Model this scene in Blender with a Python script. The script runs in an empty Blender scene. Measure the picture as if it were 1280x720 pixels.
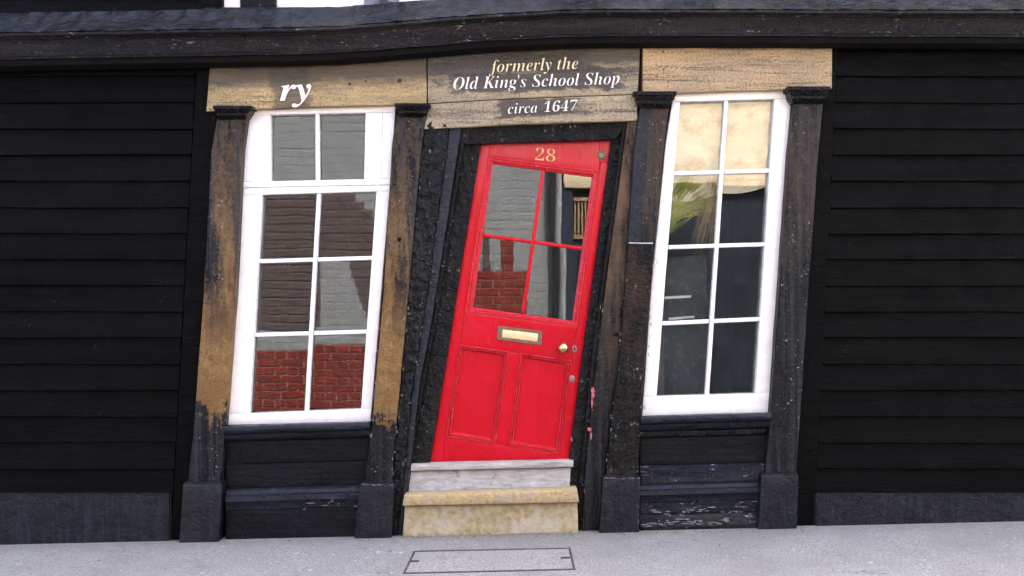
import bpy, bmesh, math, random, json
from mathutils import Vector, noise, Matrix
random.seed(7)
sc = bpy.context.scene
COL = sc.collection

# ------------------------------------------------------------------ camera, sky, sun, exposure
D = 6.0            # camera to facade, metres
S = 210.0          # photograph pixels per metre on the facade plane
CZ = (664 - 360) / S
cam = bpy.data.objects.new('camera', bpy.data.cameras.new('camera'))
COL.objects.link(cam)
cam.location = (0, -D, CZ)
cam.rotation_euler = (math.radians(90), 0, 0)
cam.data.sensor_width = 36
cam.data.lens = 36 * (S * D) / 1280
cam.data.clip_end = 500
cam.data.clip_start = 0.05
sc.camera = cam

SUN_EL, SUN_AZ = math.radians(58), math.radians(38)      # behind the shop: the shopfront stands in its own shade
w = bpy.data.worlds.new('World'); sc.world = w; w.use_nodes = True
nt = w.node_tree; nt.nodes.clear()
sky = nt.nodes.new('ShaderNodeTexSky'); sky.sky_type = 'NISHITA'; sky.sun_disc = False
sky.sun_elevation = SUN_EL; sky.sun_rotation = SUN_AZ; sky.dust_density = 6.0; sky.air_density = .45; sky.ozone_density = .1
bg = nt.nodes.new('ShaderNodeBackground'); bg.inputs[1].default_value = 0.15
wo = nt.nodes.new('ShaderNodeOutputWorld')
nt.links.new(sky.outputs[0], bg.inputs[0]); nt.links.new(bg.outputs[0], wo.inputs[0])
sun = bpy.data.objects.new('sun', bpy.data.lights.new('sun', 'SUN'))
COL.objects.link(sun)
sun.data.energy = 2.4; sun.data.angle = math.radians(0.5); sun.data.color = (1, .95, .86)
sd = Vector((math.sin(SUN_AZ) * math.cos(SUN_EL), math.cos(SUN_AZ) * math.cos(SUN_EL), math.sin(SUN_EL)))
sun.rotation_euler = sd.to_track_quat('Z', 'Y').to_euler()
sun.location = sd * 30
vs = sc.view_settings
vs.view_transform = 'Standard'; vs.look = 'None'; vs.exposure = 3.55; vs.gamma = 1; vs.use_curve_mapping = False

cy = sc.cycles; cy.max_bounces = 6; cy.diffuse_bounces = 2; cy.glossy_bounces = 3; cy.transparent_max_bounces = 12; cy.transmission_bounces = 4; cy.caustics_reflective = False; cy.caustics_refractive = False

# ------------------------------------------------------------------ coordinates measured on the photograph
def P(px, py, y=0.0):
    """point that the photograph shows at (px, py) when it lies at depth y (0 = wall plane, minus = towards the street)"""
    k = (D + y) / D
    return Vector(((px - 640) / S * k, y, CZ + (360 - py) / S * k))
SLOPE = 0.023
def ground(px, py):
    f = S * D
    dx, dz = (px - 640) / f, (360 - py) / f
    t = CZ / (SLOPE * dx - dz)
    return Vector((t * dx, -D + t, CZ + t * dz))

# ------------------------------------------------------------------ materials
class NT:
    def __init__(s, name):
        s.m = bpy.data.materials.new(name); s.m.use_nodes = True
        s.t = s.m.node_tree; s.t.nodes.clear()
        s.out = s.t.nodes.new('ShaderNodeOutputMaterial')
        s.b = s.t.nodes.new('ShaderNodeBsdfPrincipled')
        s.t.links.new(s.b.outputs[0], s.out.inputs[0])
        s.co = s.t.nodes.new('ShaderNodeTexCoord').outputs['Object']
        sep = s.n('ShaderNodeSeparateXYZ', {0: s.co})
        s.x, s.y, s.z = sep.outputs
    def n(s, kind, ins={}, **attr):
        nd = s.t.nodes.new(kind)
        for k, v in attr.items(): setattr(nd, k, v)
        for k, v in ins.items():
            if isinstance(v, bpy.types.NodeSocket): s.t.links.new(v, nd.inputs[k])
            else: nd.inputs[k].default_value = v
        return nd
    def noise(s, scale, detail=6, rough=.6, stretch=None, dist=0):
        co = s.co
        if stretch: co = s.n('ShaderNodeMapping', {0: co, 3: stretch}).outputs[0]
        return s.n('ShaderNodeTexNoise', {'Vector': co, 'Scale': scale, 'Detail': detail, 'Roughness': rough, 'Distortion': dist}).outputs[0]
    def voro(s, scale, stretch=None, feature='F1', rnd=1.0):
        co = s.co
        if stretch: co = s.n('ShaderNodeMapping', {0: co, 3: stretch}).outputs[0]
        return s.n('ShaderNodeTexVoronoi', {'Vector': co, 'Scale': scale, 'Randomness': rnd}, feature=feature).outputs[0]
    def ramp(s, fac, lo, hi, c0=0.0, c1=1.0):
        return s.n('ShaderNodeMapRange', {0: fac, 1: lo, 2: hi, 3: c0, 4: c1}).outputs[0]
    def math(s, op, a, b=0.0):
        return s.n('ShaderNodeMath', {0: a, 1: b}, operation=op).outputs[0]
    def mix(s, fac, a, b):
        nd = s.t.nodes.new('ShaderNodeMix'); nd.data_type = 'RGBA'
        for i, v in ((0, fac), (6, a), (7, b)):
            if isinstance(v, bpy.types.NodeSocket): s.t.links.new(v, nd.inputs[i])
            else: nd.inputs[i].default_value = (*v, 1) if isinstance(v, tuple) and len(v) == 3 else v
        return nd.outputs[2]
    def set(s, **k):
        for key, v in k.items():
            i = s.b.inputs[key.replace('_', ' ')]
            if isinstance(v, bpy.types.NodeSocket): s.t.links.new(v, i)
            else: i.default_value = (*v, 1) if isinstance(v, tuple) and len(v) == 3 else v
        return s
    def bump(s, h, dist=.002, strength=1.0, prev=None):
        d = {'Height': h, 'Distance': dist, 'Strength': strength}
        if prev is not None: d['Normal'] = prev
        return s.n('ShaderNodeBump', d).outputs[0]

def black_paint(name, base=(.006, .0065, .008), worn=(.036, .027, .020), worn_at=(.52, .70), lump=.003, flecks=.66, rough=(.06, .30), streak=(1, 1, .25), spec=.12, grit=.005, grain=(1.6, 1, .14)):
    """old layered black gloss: runs, cracks along the grain, dull patches, pale flecks for chips to the undercoat and for painted glints"""
    s = NT(name)
    base = tuple(x * .42 for x in base); worn = tuple(x * .5 for x in worn)
    n1 = s.noise(6, 5, .7, streak)
    n2 = s.noise(34, 4, .65)
    g = s.noise(85, 3, .75)
    gr = s.noise(30, 4, .65, grain)
    c = s.mix(s.ramp(s.math('ADD', n1, s.ramp(g, .3, .7, -.07, .07)), *worn_at), base, worn)
    c = s.mix(s.ramp(gr, .50, .68, 0, .8), c, (base[0] * 3, base[1] * 3.2, base[2] * 3.6))
    c = s.mix(s.ramp(g, .56, .68, 0, .55), c, (worn[0] * 1.5, worn[1] * 1.5, worn[2] * 1.5))
    fl = s.math('MULTIPLY', s.ramp(s.noise(52, 4, .8, (1, 1, .55) if grain[2] < 1 else (.4, 1, 1.4)), flecks - .03, flecks + .01), s.ramp(s.noise(6, 3), .50, .58))
    c = s.mix(fl, c, (.26, .25, .24))  # pale flecks: chipped undercoat, and glints painted into the colour
    nb = s.bump(s.noise(13, 2, .5), lump * 5, 1.0)
    nb = s.bump(n2, lump * 3.5, 1.0, nb)
    nb = s.bump(gr, .005, .8, nb)
    nb = s.bump(g, grit, 1.0, nb)
    r = s.ramp(s.noise(14, 3), .35, .65, *rough)
    s.set(Base_Color=c, Roughness=r, Normal=nb, Specular_IOR_Level=spec)
    return s.m

M = {}
M['black'] = black_paint('black_gloss_paint')
M['black_rough'] = black_paint('black_tarry_paint', base=(.006, .0065, .008), lump=.011, grit=.006, spec=.30, flecks=.66, rough=(.05, .2))
M['black_blue'] = black_paint('blue_black_paint', base=(.010, .015, .026), worn=(.04, .05, .066), worn_at=(.5, .8), lump=.002, flecks=.72, rough=(.25, .5), streak=(.2, 1, 1.6), grain=(.12, 1, 1.8), spec=.28)
M['black_frame'] = black_paint('black_frame_paint', base=(.005, .005, .0055), spec=.2, lump=.007, flecks=.64, rough=(.2, .5))
M['pil_low'] = black_paint('brown_black_pilaster_paint', base=(.008, .0075, .007), worn=(.05, .03, .018), worn_at=(.46, .62), lump=.005, flecks=.64, spec=.14)
M['panel'] = black_paint('dull_black_panel', base=(.008, .009, .012), worn=(.02, .02, .022), lump=.0015, flecks=.72, rough=(.35, .6), streak=(.15, 1, 2), grain=(.12, 1, 1.8))
M['peeled'] = black_paint('peeling_blue_black', base=(.016, .022, .032), worn=(.085, .08, .075), worn_at=(.48, .7), lump=.003, flecks=.61, rough=(.4, .65), streak=(.12, 1, 1.5), grain=(.12, 1, 1.8))
def tar_mat():
    s = NT('tarred_board_paint')
    rnd = s.n('ShaderNodeObjectInfo').outputs['Random']
    g = s.noise(9, 4, .65, (.12, 1, 2.2)); f = s.noise(60, 3, .6, (.08, 1, 1.6))
    c = s.mix(s.ramp(g, .4, .75), (.0012, .0012, .0014), (.0035, .0035, .004))
    c = s.mix(s.math('MULTIPLY', rnd, .5), c, (.0035, .0033, .0033))
    c = s.mix(s.math('MULTIPLY', s.ramp(s.noise(120, 2), .66, .7), s.ramp(s.noise(5, 2), .52, .6)), c, (.05, .047, .045))
    nb = s.bump(f, .003, .8); nb = s.bump(s.noise(7, 3, .6, (.3, 1, 1)), .008, .6, nb)
    s.set(Base_Color=c, Roughness=s.ramp(s.noise(6, 3), .3, .7, .42, .7), Normal=nb, Specular_IOR_Level=.04)
    return s.m
M['tar_board'] = tar_mat()

def pilaster_mat(name, z0, z1, z2, z3, col, amount, split=None, soft=False):
    """black paint, brown-ochre over part of its height: painted gold reflection on the left, weathering on the right"""
    s = NT(name)
    n1 = s.noise(5, 5, .75, (1.5, 1, .28)); n2 = s.noise(26, 5, .75); g = s.noise(75, 3, .75)
    st = s.noise(12, 4, .65, (2.4, 1, .07))
    rag = s.math('ADD', s.ramp(n2, .3, .7, -.10, .10), s.ramp(n1, .3, .7, -.10, .10))
    up = s.ramp(s.math('ADD', s.z, rag), z0, z1)
    dn = s.ramp(s.math('ADD', s.z, s.math('MULTIPLY', rag, 3.0)), z2, z3, 1, 0)
    mk = s.math('MULTIPLY', up, dn)
    side = s.ramp(s.math('ADD', n1, s.ramp(g, .3, .7, -.08, .08)), .40, .60)
    mk2 = s.math('MULTIPLY', mk, s.math('MAXIMUM', side, s.ramp(s.z, z1 + .35, z1 + .75, .95, 0) if soft else 0.0))
    oc = s.mix(s.ramp(n2, .38, .66), col, (col[0] * .6, col[1] * .52, col[2] * .45))
    oc = s.mix(s.ramp(g, .54, .66, 0, .8), oc, (col[0] * .28, col[1] * .25, col[2] * .25))
    oc = s.mix(s.ramp(s.noise(3, 4), .5, .62, 0, .7), oc, (col[0] * .62, col[1] * .55, col[2] * .55))
    if soft: oc = s.mix(s.ramp(s.math('ADD', s.z, rag), 1.35, 1.85, 0, .8), oc, (.135, .088, .048))
    blk = s.mix(s.ramp(st, .46, .62), (.004, .0045, .006), (.022, .024, .028))
    blk = s.mix(s.ramp(g, .55, .68, 0, .7), blk, (.04, .035, .03))
    c = s.mix(s.math('MULTIPLY', mk2, amount), blk, oc)
    c = s.mix(s.math('MULTIPLY', s.ramp(st, .55, .66, 0, .75), s.ramp(s.z, z1 + .1, z1 + .5)), c, (.022, .024, .028))
    if split:                     # one side keeps a slate-coloured coat
        u = s.math('SUBTRACT', s.x, s.math('ADD', s.math('MULTIPLY', s.z, split[1]), split[0]))
        u = s.math('ADD', u, s.ramp(s.math('ADD', st, s.math('MULTIPLY', g, .3)), .4, .9, -.03, .03))
        c = s.mix(s.ramp(u, -.008, .012, .85, 0), c, s.mix(s.ramp(g, .5, .68), (.015, .018, .025), (.036, .04, .048)))
    fl = s.math('MULTIPLY', s.ramp(s.noise(60, 3, .7), .66, .69), s.ramp(s.noise(5, 3), .5, .58))
    c = s.mix(fl, c, (.36, .33, .29))
    nb = s.bump(n2, .010, 1.0)
    nb = s.bump(st, .008, 1.0, nb)
    nb = s.bump(g, .004, 1.0, nb)
    s.set(Base_Color=c, Roughness=s.ramp(mk2, 0, 1, .26, .55), Normal=nb, Specular_IOR_Level=.14)
    return s.m
M['pil_l'] = pilaster_mat('gold_sheen_pilaster_paint', .68, .74, 1.9, 2.7, (.275, .17, .065), .95, soft=True)  # the ochre is a gold reflection on black gloss, painted in
M['pil_r'] = pilaster_mat('weathered_pilaster_paint', 1.55, 1.9, 2.3, 3.0, (.11, .085, .06), .5)
M['pil_rs'] = pilaster_mat('half_slate_pilaster_paint', 1.5, 1.9, 2.4, 3.2, (.10, .07, .045), .8, ((797 - 640) / 210 - .107 * 1.72, .107))
M['arch_r'] = pilaster_mat('weathered_architrave_paint', .7, 2.3, 2.6, 3.4, (.22, .145, .08), .85)

def fascia_mat(name, pale, dark, blobs=(), topdark=None, warm=.5):
    """black gloss sign board, its golden reflection painted as pale colour; ragged dark patches round the gilded words"""
    s = NT(name)
    grain = s.noise(6, 5, .7, (.18, 1, 2.6))
    fine = s.noise(38, 4, .75, (.16, 1, 1.5))
    spk = s.noise(80, 3, .8)
    c = s.mix(s.ramp(s.noise(2.6, 4, .6, (.8, 1, 1)), .36, .62), pale, (pale[0] * .66, pale[1] * .70, pale[2] * .78))  # pale colour stands for the golden reflection on the black gloss
    c = s.mix(s.ramp(grain, .46, .70, 0, .7), c, dark)
    jit = s.math('ADD', s.ramp(s.noise(11, 5, .75, (.6, 1, 1.2)), .3, .7, -.4, .4), s.ramp(fine, .3, .7, -.15, .15))
    c = s.mix(s.ramp(fine, .46, .70, 0, .7), c, (dark[0] * .7, dark[1] * .7, dark[2] * .7))
    c = s.mix(s.ramp(spk, .44, .72, 0, .75), c, (.06, .05, .042))
    for (cx, cz, hw, hh, amt) in blobs:
        dx = s.math('DIVIDE', s.math('ABSOLUTE', s.math('SUBTRACT', s.x, cx)), hw)
        dz = s.math('DIVIDE', s.math('ABSOLUTE', s.math('SUBTRACT', s.math('SUBTRACT', s.z, s.math('MULTIPLY', s.math('SUBTRACT', s.x, cx), .03)), cz)), hh)
        d = s.math('ADD', s.math('MAXIMUM', dx, dz), jit)
        c = s.mix(s.ramp(d, .85, 1.1, amt, 0), c, s.mix(s.ramp(spk, .45, .65), (.030, .027, .024), (.085, .075, .065)))
    if topdark:  # painted fall-off of the golden reflection towards the top edge
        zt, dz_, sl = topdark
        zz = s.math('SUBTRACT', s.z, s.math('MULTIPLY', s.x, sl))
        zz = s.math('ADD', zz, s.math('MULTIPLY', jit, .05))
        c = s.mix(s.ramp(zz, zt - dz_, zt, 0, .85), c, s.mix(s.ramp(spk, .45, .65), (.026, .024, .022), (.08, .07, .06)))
    sk = s.math('ADD', s.noise(9, 5, .75, (.10, 1, 2.4)), s.ramp(spk, .3, .7, -.06, .06))
    c = s.mix(s.ramp(sk, .54, .66, 0, .8), c, (.045, .038, .030))
    knots = s.math('MULTIPLY', s.ramp(s.noise(48, 2, .5), .68, .72), s.ramp(s.noise(5, 2), .5, .6))
    c = s.mix(knots, c, (.02, .018, .016))
    nb = s.bump(s.noise(22, 5, .7, (.25, 1, 2.5)), .008, 1.0)
    nb = s.bump(spk, .004, 1.0, nb)
    nb = s.bump(s.noise(7, 3, .6, (.5, 1, 1.5)), .015, .8, nb)
    s.set(Base_Color=c, Roughness=s.ramp(grain, .35, .7, .3, .5), Normal=nb, Specular_IOR_Level=.3)
    return s.m

def simple(name, col, rough=.5, metal=0.0, var=.15, vs_=8, bump=.001, bs=60, stretch=None, dirt_or_shade=None, spec=.5, coat=0.0):
    s = NT(name)
    n1 = s.noise(vs_, 6, .65, stretch)
    c = s.mix(s.ramp(n1, .3, .7), tuple(x * (1 - var) for x in col), tuple(min(1, x * (1 + var)) for x in col))
    if dirt_or_shade:
        c = s.mix(s.ramp(s.noise(dirt_or_shade[1], 7, .7), dirt_or_shade[2], dirt_or_shade[2] + .12, 0, dirt_or_shade[3]), c, dirt_or_shade[0])
    nb = s.bump(s.noise(bs, 5, .6, stretch), bump, .8)
    s.set(Base_Color=c, Roughness=s.ramp(s.noise(vs_ * 2, 4), .3, .7, rough * .8, min(1, rough * 1.2)), Metallic=metal, Normal=nb, Specular_IOR_Level=spec, Coat_Weight=coat)
    return s.m
M['white'] = simple('white_gloss_paint', (.80, .80, .79), .28, var=.03, bump=.0012, bs=22, dirt_or_shade=((.45, .42, .38), 22, .68, .5))
M['red'] = None
def red_mat():
    s = NT('red_door_paint')
    n1 = s.noise(3.5, 6, .6, (1.2, 1, .4)); n2 = s.noise(75, 3, .75)
    c = s.mix(s.ramp(n1, .35, .7), (.45, .0012, .010), (.54, .003, .019))
    fade = s.math('MULTIPLY', s.ramp(s.z, 1.95, 2.35), s.ramp(s.noise(6, 6), .3, .65, .25, 1))
    c = s.mix(s.math('MULTIPLY', fade, .85), c, (.44, .060, .072))      # chalky, bleached under the head of the frame
    c = s.mix(s.ramp(n2, .62, .70, 0, .3), c, (.62, .12, .13))
    c = s.mix(s.ramp(s.noise(9, 5, .7, (1.5, 1, .4)), .60, .72, 0, .45), c, (.36, .004, .012))
    c = s.mix(s.math('MULTIPLY', s.ramp(s.noise(40, 4, .7), .68, .70), s.ramp(s.noise(3, 2), .52, .6)), c, (.20, .02, .02))
    br = s.noise(45, 4, .7, (1.8, 1, .09)); c = s.mix(s.ramp(br, .5, .7, 0, .35), c, (.34, .002, .009))
    nb = s.bump(s.noise(26, 5, .6, (1, 1, .35)), .004, .9)
    nb = s.bump(br, .002, .8, nb)
    nb = s.bump(s.noise(70, 4, .6, (2, 1, .1)), .0008, .8, nb)
    nb = s.bump(n2, .0012, 1.0, nb)
    s.set(Base_Color=c, Roughness=s.ramp(s.noise(8, 5), .3, .7, .14, .34), Normal=nb, Specular_IOR_Level=.2)
    return s.m
M['red'] = red_mat()
def red_edge():
    s = NT('red_moulding_paint')
    c = s.mix(s.ramp(s.noise(30, 4, .7), .35, .65), (.40, .0015, .010), (.52, .012, .026))
    c = s.mix(s.ramp(s.noise(48, 4, .75), .58, .66, 0, .7), c, (.56, .16, .17))
    c = s.mix(s.ramp(s.noise(20, 4, .7), .58, .68, 0, .7), c, (.12, .004, .006))
    s.set(Base_Color=c, Roughness=.3, Normal=s.bump(s.noise(40, 4), .003, .8), Specular_IOR_Level=.3)
    return s.m
M['red_edge'] = red_edge()
def glass_mat():
    s = NT('old_window_glass')
    s.t.nodes.remove(s.b)
    nb = s.bump(s.noise(2.8, 1, .5), .0010, .5)
    fr = s.n('ShaderNodeFresnel', {'IOR': 1.5, 'Normal': nb}).outputs[0]
    tr = s.n('ShaderNodeBsdfTransparent', {0: (.93, .96, .95, 1)}).outputs[0]
    gl = s.n('ShaderNodeBsdfGlossy', {'Color': (1, 1, 1, 1), 'Roughness': 0.007, 'Normal': nb}).outputs[0]
    mx = s.n('ShaderNodeMixShader', {0: fr, 1: tr, 2: gl}).outputs[0]
    s.t.links.new(mx, s.out.inputs[0])
    return s.m
M['glass'] = glass_mat()
M['lead'] = simple('weathered_lead', (.011, .0135, .019), .4, var=.8, vs_=26, spec=.22, bump=.022, bs=22, stretch=(.6, 1, 1.3), dirt_or_shade=((.0035, .0035, .004), 10, .44, .95))
M['cornice'] = black_paint('cornice_black_paint', base=(.010, .009, .010), worn=(.05, .034, .034), worn_at=(.48, .72), lump=.003, flecks=.64, rough=(.25, .5), streak=(.1, 1, 2), grain=(.12, 1, 1.8))
M['plaster'] = simple('white_limewash', (.80, .79, .77), .8, var=.04, bump=.002, bs=30)
M['timber_grey'] = simple('weathered_grey_timber', (.11, .125, .15), .6, var=.35, vs_=12, bump=.003, bs=40, stretch=(1, 1, .2))
M['iron'] = simple('dark_iron', (.02, .017, .016), .6, var=.3, bump=.001)
M['old_white_wood'] = simple('worn_white_painted_wood', (.42, .43, .44), .55, var=.4, vs_=34, bump=.004, bs=50, stretch=(.35, 1, 1.3), dirt_or_shade=((.09, .085, .075), 13, .56, .85))
M['grey_wood'] = simple('bare_grey_wood', (.34, .325, .30), .6, var=.45, vs_=34, bump=.004, bs=50, stretch=(.2, 1, 1.3), dirt_or_shade=((.10, .09, .08), 20, .6, .5))
M['sandstone'] = simple('yellow_sandstone_tread', (.38, .285, .14), .8, var=.4, vs_=45, bump=.006, bs=60, dirt_or_shade=((.32, .28, .22), 9, .5, .7))
M['sandstone2'] = simple('mossy_sandstone_block', (.37, .31, .17), .85, var=.35, vs_=35, bump=.008, bs=45, dirt_or_shade=((.50, .45, .37), 6, .47, .6))
M['brass'] = simple('worn_brass', (.62, .48, .24), .28, 1.0, var=.15, vs_=40, bump=.0003, bs=120, dirt_or_shade=((.30, .22, .12), 50, .55, .6))
M['bronze'] = simple('dull_bronze', (.15, .12, .085), .45, .6, var=.25, vs_=40, bump=.0004, bs=140)
M['flap'] = simple('pale_polished_flap', (.74, .56, .32), .5, .35, var=.12, vs_=30, bump=.0004, bs=120)
M['steel'] = simple('tarnished_nickel', (.26, .17, .13), .5, .4, var=.2, vs_=60, bump=.0003, bs=150)
M['soffit_shade'] = simple('soffit_shade_black', (.004, .0036, .0036), .8, var=.2, spec=.1)  # near-black that puts the cornice's shade into the colour
M['rim'] = simple('dirty_iron_rim', (.035, .034, .033), .8, var=.4, vs_=40, bump=.002, dirt_or_shade=((.16, .16, .16), 25, .54, .7))
M['keydark'] = simple('keyhole_black', (.01, .01, .01), .7, var=.1)
M['gilt'] = simple('faded_gilt_paint', (.56, .38, .14), .5, var=.25, vs_=50, bump=.0004, bs=150)
M['cream_letter'] = simple('cream_letter_paint', (.74, .65, .36), .5, var=.15, vs_=40, bump=.0004, bs=150)
M['white_letter'] = simple('white_letter_paint', (.80, .78, .71), .5, var=.14, vs_=40, bump=.0004, bs=150)
M['room'] = simple('shop_room_lining', (.10, .09, .085), .9, var=.2)
M['room_floor'] = simple('shop_room_floor', (.07, .05, .035), .7, var=.2)
M['blind'] = simple('cream_blind_cloth', (.90, .80, .65), .9, var=.1, vs_=7, bump=.004, bs=30, stretch=(.6, 1, 2), dirt_or_shade=((.62, .40, .22), 9, .50, .6))  # tan patches paint in the shading of the folds
M['grass_dry'] = simple('dried_green_grass', (.44, .50, .09), .7, var=.35, vs_=20, bump=.0005)
M['grass_gold'] = simple('dried_gold_grass', (.68, .60, .20), .7, var=.3, vs_=20, bump=.0005)
M['straw'] = simple('straw', (.42, .29, .15), .7, var=.35, vs_=20, bump=.0005)
M['slate'] = simple('chalky_blackboard', (.012, .015, .020), .7, var=.3, vs_=10, bump=.0005, dirt_or_shade=((.09, .10, .115), 20, .52, .8))
M['card'] = simple('white_card', (.85, .85, .84), .7, var=.03)
M['leafdry'] = simple('dry_leaf', (.42, .20, .07), .7, var=.3, vs_=30, bump=.001)

def pavement_mat():
    s = NT('grey_pavement')
    ag = s.voro(95); n1 = s.noise(2.2, 5, .65); n2 = s.noise(90, 4, .8); n3 = s.noise(14, 5, .7)
    c = s.mix(s.ramp(n2, .34, .66), (.085, .087, .086), (.39, .392, .38))
    c = s.mix(s.ramp(n1, .38, .66, 0, .55), c, (.20, .20, .198))
    c = s.mix(s.ramp(ag, .02, .22, .6, 0), c, (.11, .11, .112))
    c = s.mix(s.ramp(n3, .58, .70, 0, .55), c, (.20, .195, .19))
    c = s.mix(s.ramp(s.noise(11, 5, .7, (.35, 1.6, 1)), .64, .68, 0, .75), c, (.07, .07, .07))
    c = s.mix(s.ramp(s.noise(22, 3, .5), .70, .73, 0, .7), c, (.62, .61, .58))
    gum = s.voro(3.1); c = s.mix(s.math('MULTIPLY', s.ramp(gum, .045, .06, 1, 0), .6), c, (.10, .10, .10))
    c = s.mix(s.ramp(s.noise(1.1, 4, .6), .5, .62, 0, .35), c, (.17, .165, .155))
    grime = s.ramp(s.math('ADD', s.y, s.ramp(n3, .3, .7, -.12, .12)), -.30, -.10)
    c = s.mix(s.math('MULTIPLY', grime, .45), c, (.16, .145, .12))
    nb = s.bump(n2, .006, 1.0)
    nb = s.bump(s.noise(5, 4), .012, .6, nb)
    s.set(Base_Color=c, Roughness=.85, Normal=nb)
    return s.m
M['pave'] = pavement_mat()
M['road'] = simple('asphalt', (.06, .06, .062), .9, var=.3, vs_=40, bump=.004, bs=120)

# ------------------------------------------------------------------ mesh helpers
def link(name, me, mat, parent=None):
    o = bpy.data.objects.new(name, me); COL.objects.link(o)
    if mat is not None: me.materials.append(mat)
    if parent is not None:
        o.parent = parent; o.matrix_parent_inverse = parent.matrix_world.inverted()
    return o
def finish(name, verts, faces, mat, parent=None, smooth=40):
    me = bpy.data.meshes.new(name)
    me.from_pydata([tuple(v) for v in verts], [], faces)
    bm = bmesh.new(); bm.from_mesh(me)
    bmesh.ops.recalc_face_normals(bm, faces=bm.faces)
    bm.to_mesh(me); bm.free()
    if smooth:
        me.shade_smooth()
        try: me.set_sharp_from_angle(angle=math.radians(smooth))
        except Exception: pass
    return link(name, me, mat, parent)
def empty(name, loc, label=None, cat=None, group=None, parent=None):
    o = bpy.data.objects.new(name, None); COL.objects.link(o)
    o.empty_display_size = .05
    o.location = loc
    bpy.context.view_layer.update()
    if parent is not None:
        o.parent = parent; o.matrix_parent_inverse = parent.matrix_world.inverted()
        bpy.context.view_layer.update()
    return tag(o, label, cat, group)
def tag(o, label=None, cat=None, group=None, kind=None):
    if label: o['label'] = label
    if cat: o['category'] = cat
    if group: o['group'] = group
    if kind: o['kind'] = kind
    return o
def poly_at(pl, t):
    if len(pl) == 1: return pl[0]
    ls = [math.dist(pl[i], pl[i + 1]) for i in range(len(pl) - 1)]
    T = sum(ls) * t
    for i, l in enumerate(ls):
        if T <= l or i == len(ls) - 1:
            u = T / l if l else 0
            return (pl[i][0] + (pl[i + 1][0] - pl[i][0]) * u, pl[i][1] + (pl[i + 1][1] - pl[i][1]) * u)
        T -= l
def jitter(v, amp, fr, wob, wfr):
    dy = noise.fractal(v * fr, .8, 2.1, 3) * amp if amp else 0
    if wob:
        q = noise.noise_vector(v * wfr + Vector((5.3, 1.7, 9.1)))
        return Vector((v.x + q.x * wob, v.y + dy, v.z + q.z * wob))
    return Vector((v.x, v.y + dy, v.z))
def timber(name, A, B, yf, yb, mat, parent, r=.004, res=.025, amp=.0012, fr=14, wob=.0012, wfr=6, lean=(0, 0), gap=0.0):
    """a board whose two long edges follow the polylines A and B (photograph pixels at depth yf), edges eased, surface uneven"""
    n = 1
    LA = sum(math.dist(A[i], A[i + 1]) for i in range(len(A) - 1)) / S
    n = max(2, int(LA / res))
    a0, b0 = P(*poly_at(A, .5), yf), P(*poly_at(B, .5), yf)
    wd = (a0 - b0).length
    m = max(2, int(wd / res))
    e = min(r, wd * .3); el = min(r, LA * .3)
    ts = sorted(set([0, el / LA * .3, el / LA] + [i / n for i in range(n + 1) if el / LA < i / n < 1 - el / LA] + [1 - el / LA, 1 - el / LA * .3, 1]))
    ss = sorted(set([0, e / wd * .3, e / wd] + [i / m for i in range(m + 1) if e / wd < i / m < 1 - e / wd] + [1 - e / wd, 1 - e / wd * .3, 1]))
    def off(d, rr): return rr - math.sqrt(max(0, rr * rr - (rr - min(d, rr)) ** 2))
    verts = []; rows = []
    for t in ts:
        pa, pb = P(*poly_at(A, t), yf), P(*poly_at(B, t), yf)
        if gap:
            g = (pb - pa).normalized() * gap; pa, pb = pa + g, pb - g
        row = []
        for s_ in ss:
            v = pa.lerp(pb, s_)
            v.y += max(off(min(s_, 1 - s_) * wd, e), off(min(t, 1 - t) * LA, el)) + lean[0] * (1 - s_) + lean[1] * s_
            row.append(len(verts)); verts.append(jitter(v, amp, fr, wob, wfr))
        for q in (pb, pa):
            v = jitter(q, 0, fr, wob, wfr); v.y = yb
            row.append(len(verts)); verts.append(v)
        rows.append(row)
    N = len(rows[0]); faces = []
    for i in range(len(rows) - 1):
        for j in range(N):
            k = (j + 1) % N
            faces.append((rows[i][j], rows[i][k], rows[i + 1][k], rows[i + 1][j]))
    faces.append(tuple(rows[0])); faces.append(tuple(reversed(rows[-1])))
    return finish(name, verts, faces, mat, parent)
def quad(name, q, yf, yb, mat, parent, **k):
    """board from a quad: top-left, top-right, bottom-right, bottom-left"""
    if math.dist(q[0], q[3]) >= math.dist(q[0], q[1]):
        return timber(name, [q[0], q[3]], [q[1], q[2]], yf, yb, mat, parent, **k)
    return timber(name, [q[0], q[1]], [q[3], q[2]], yf, yb, mat, parent, **k)
def loops_mesh(name, loops, mat, parent, caps=True, closed=True, smooth=40):
    N = len(loops[0]); verts = [v for l in loops for v in l]; faces = []
    for i in range(len(loops) - 1):
        for j in range(N if closed else N - 1):
            k = (j + 1) % N
            faces.append((i * N + j, i * N + k, (i + 1) * N + k, (i + 1) * N + j))
    if caps:
        faces.append(tuple(range(N))); faces.append(tuple(reversed(range((len(loops) - 1) * N, len(loops) * N))))
    return finish(name, verts, faces, mat, parent, smooth)
def moulding(name, px0, px1, prof, mat, parent, bend=None, res=.03, amp=.001, wob=.0015, fr=12, ends=(0, 0)):
    """horizontal moulding: closed profile [(py, y)...] swept from px0 to px1, bend(px) moves it up and down in pixels"""
    n = max(2, int(abs(px1 - px0) / S / res)); loops = []
    for i in range(n + 1):
        px = px0 + (px1 - px0) * i / n
        dy = bend(px) if bend else 0
        lp = []
        for (py, y) in prof:
            x = (px - 640) / S + ((0 if i else ends[0]) + (ends[1] if i == n else 0)) * 0
            z = P(px, py + dy, y).z
            v = Vector((x * (D - .05) / D, y, z))
            lp.append(jitter(v, amp if y < .05 else 0, fr, wob, 5))
        loops.append(lp)
    return loops_mesh(name, loops, mat, parent)
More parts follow.
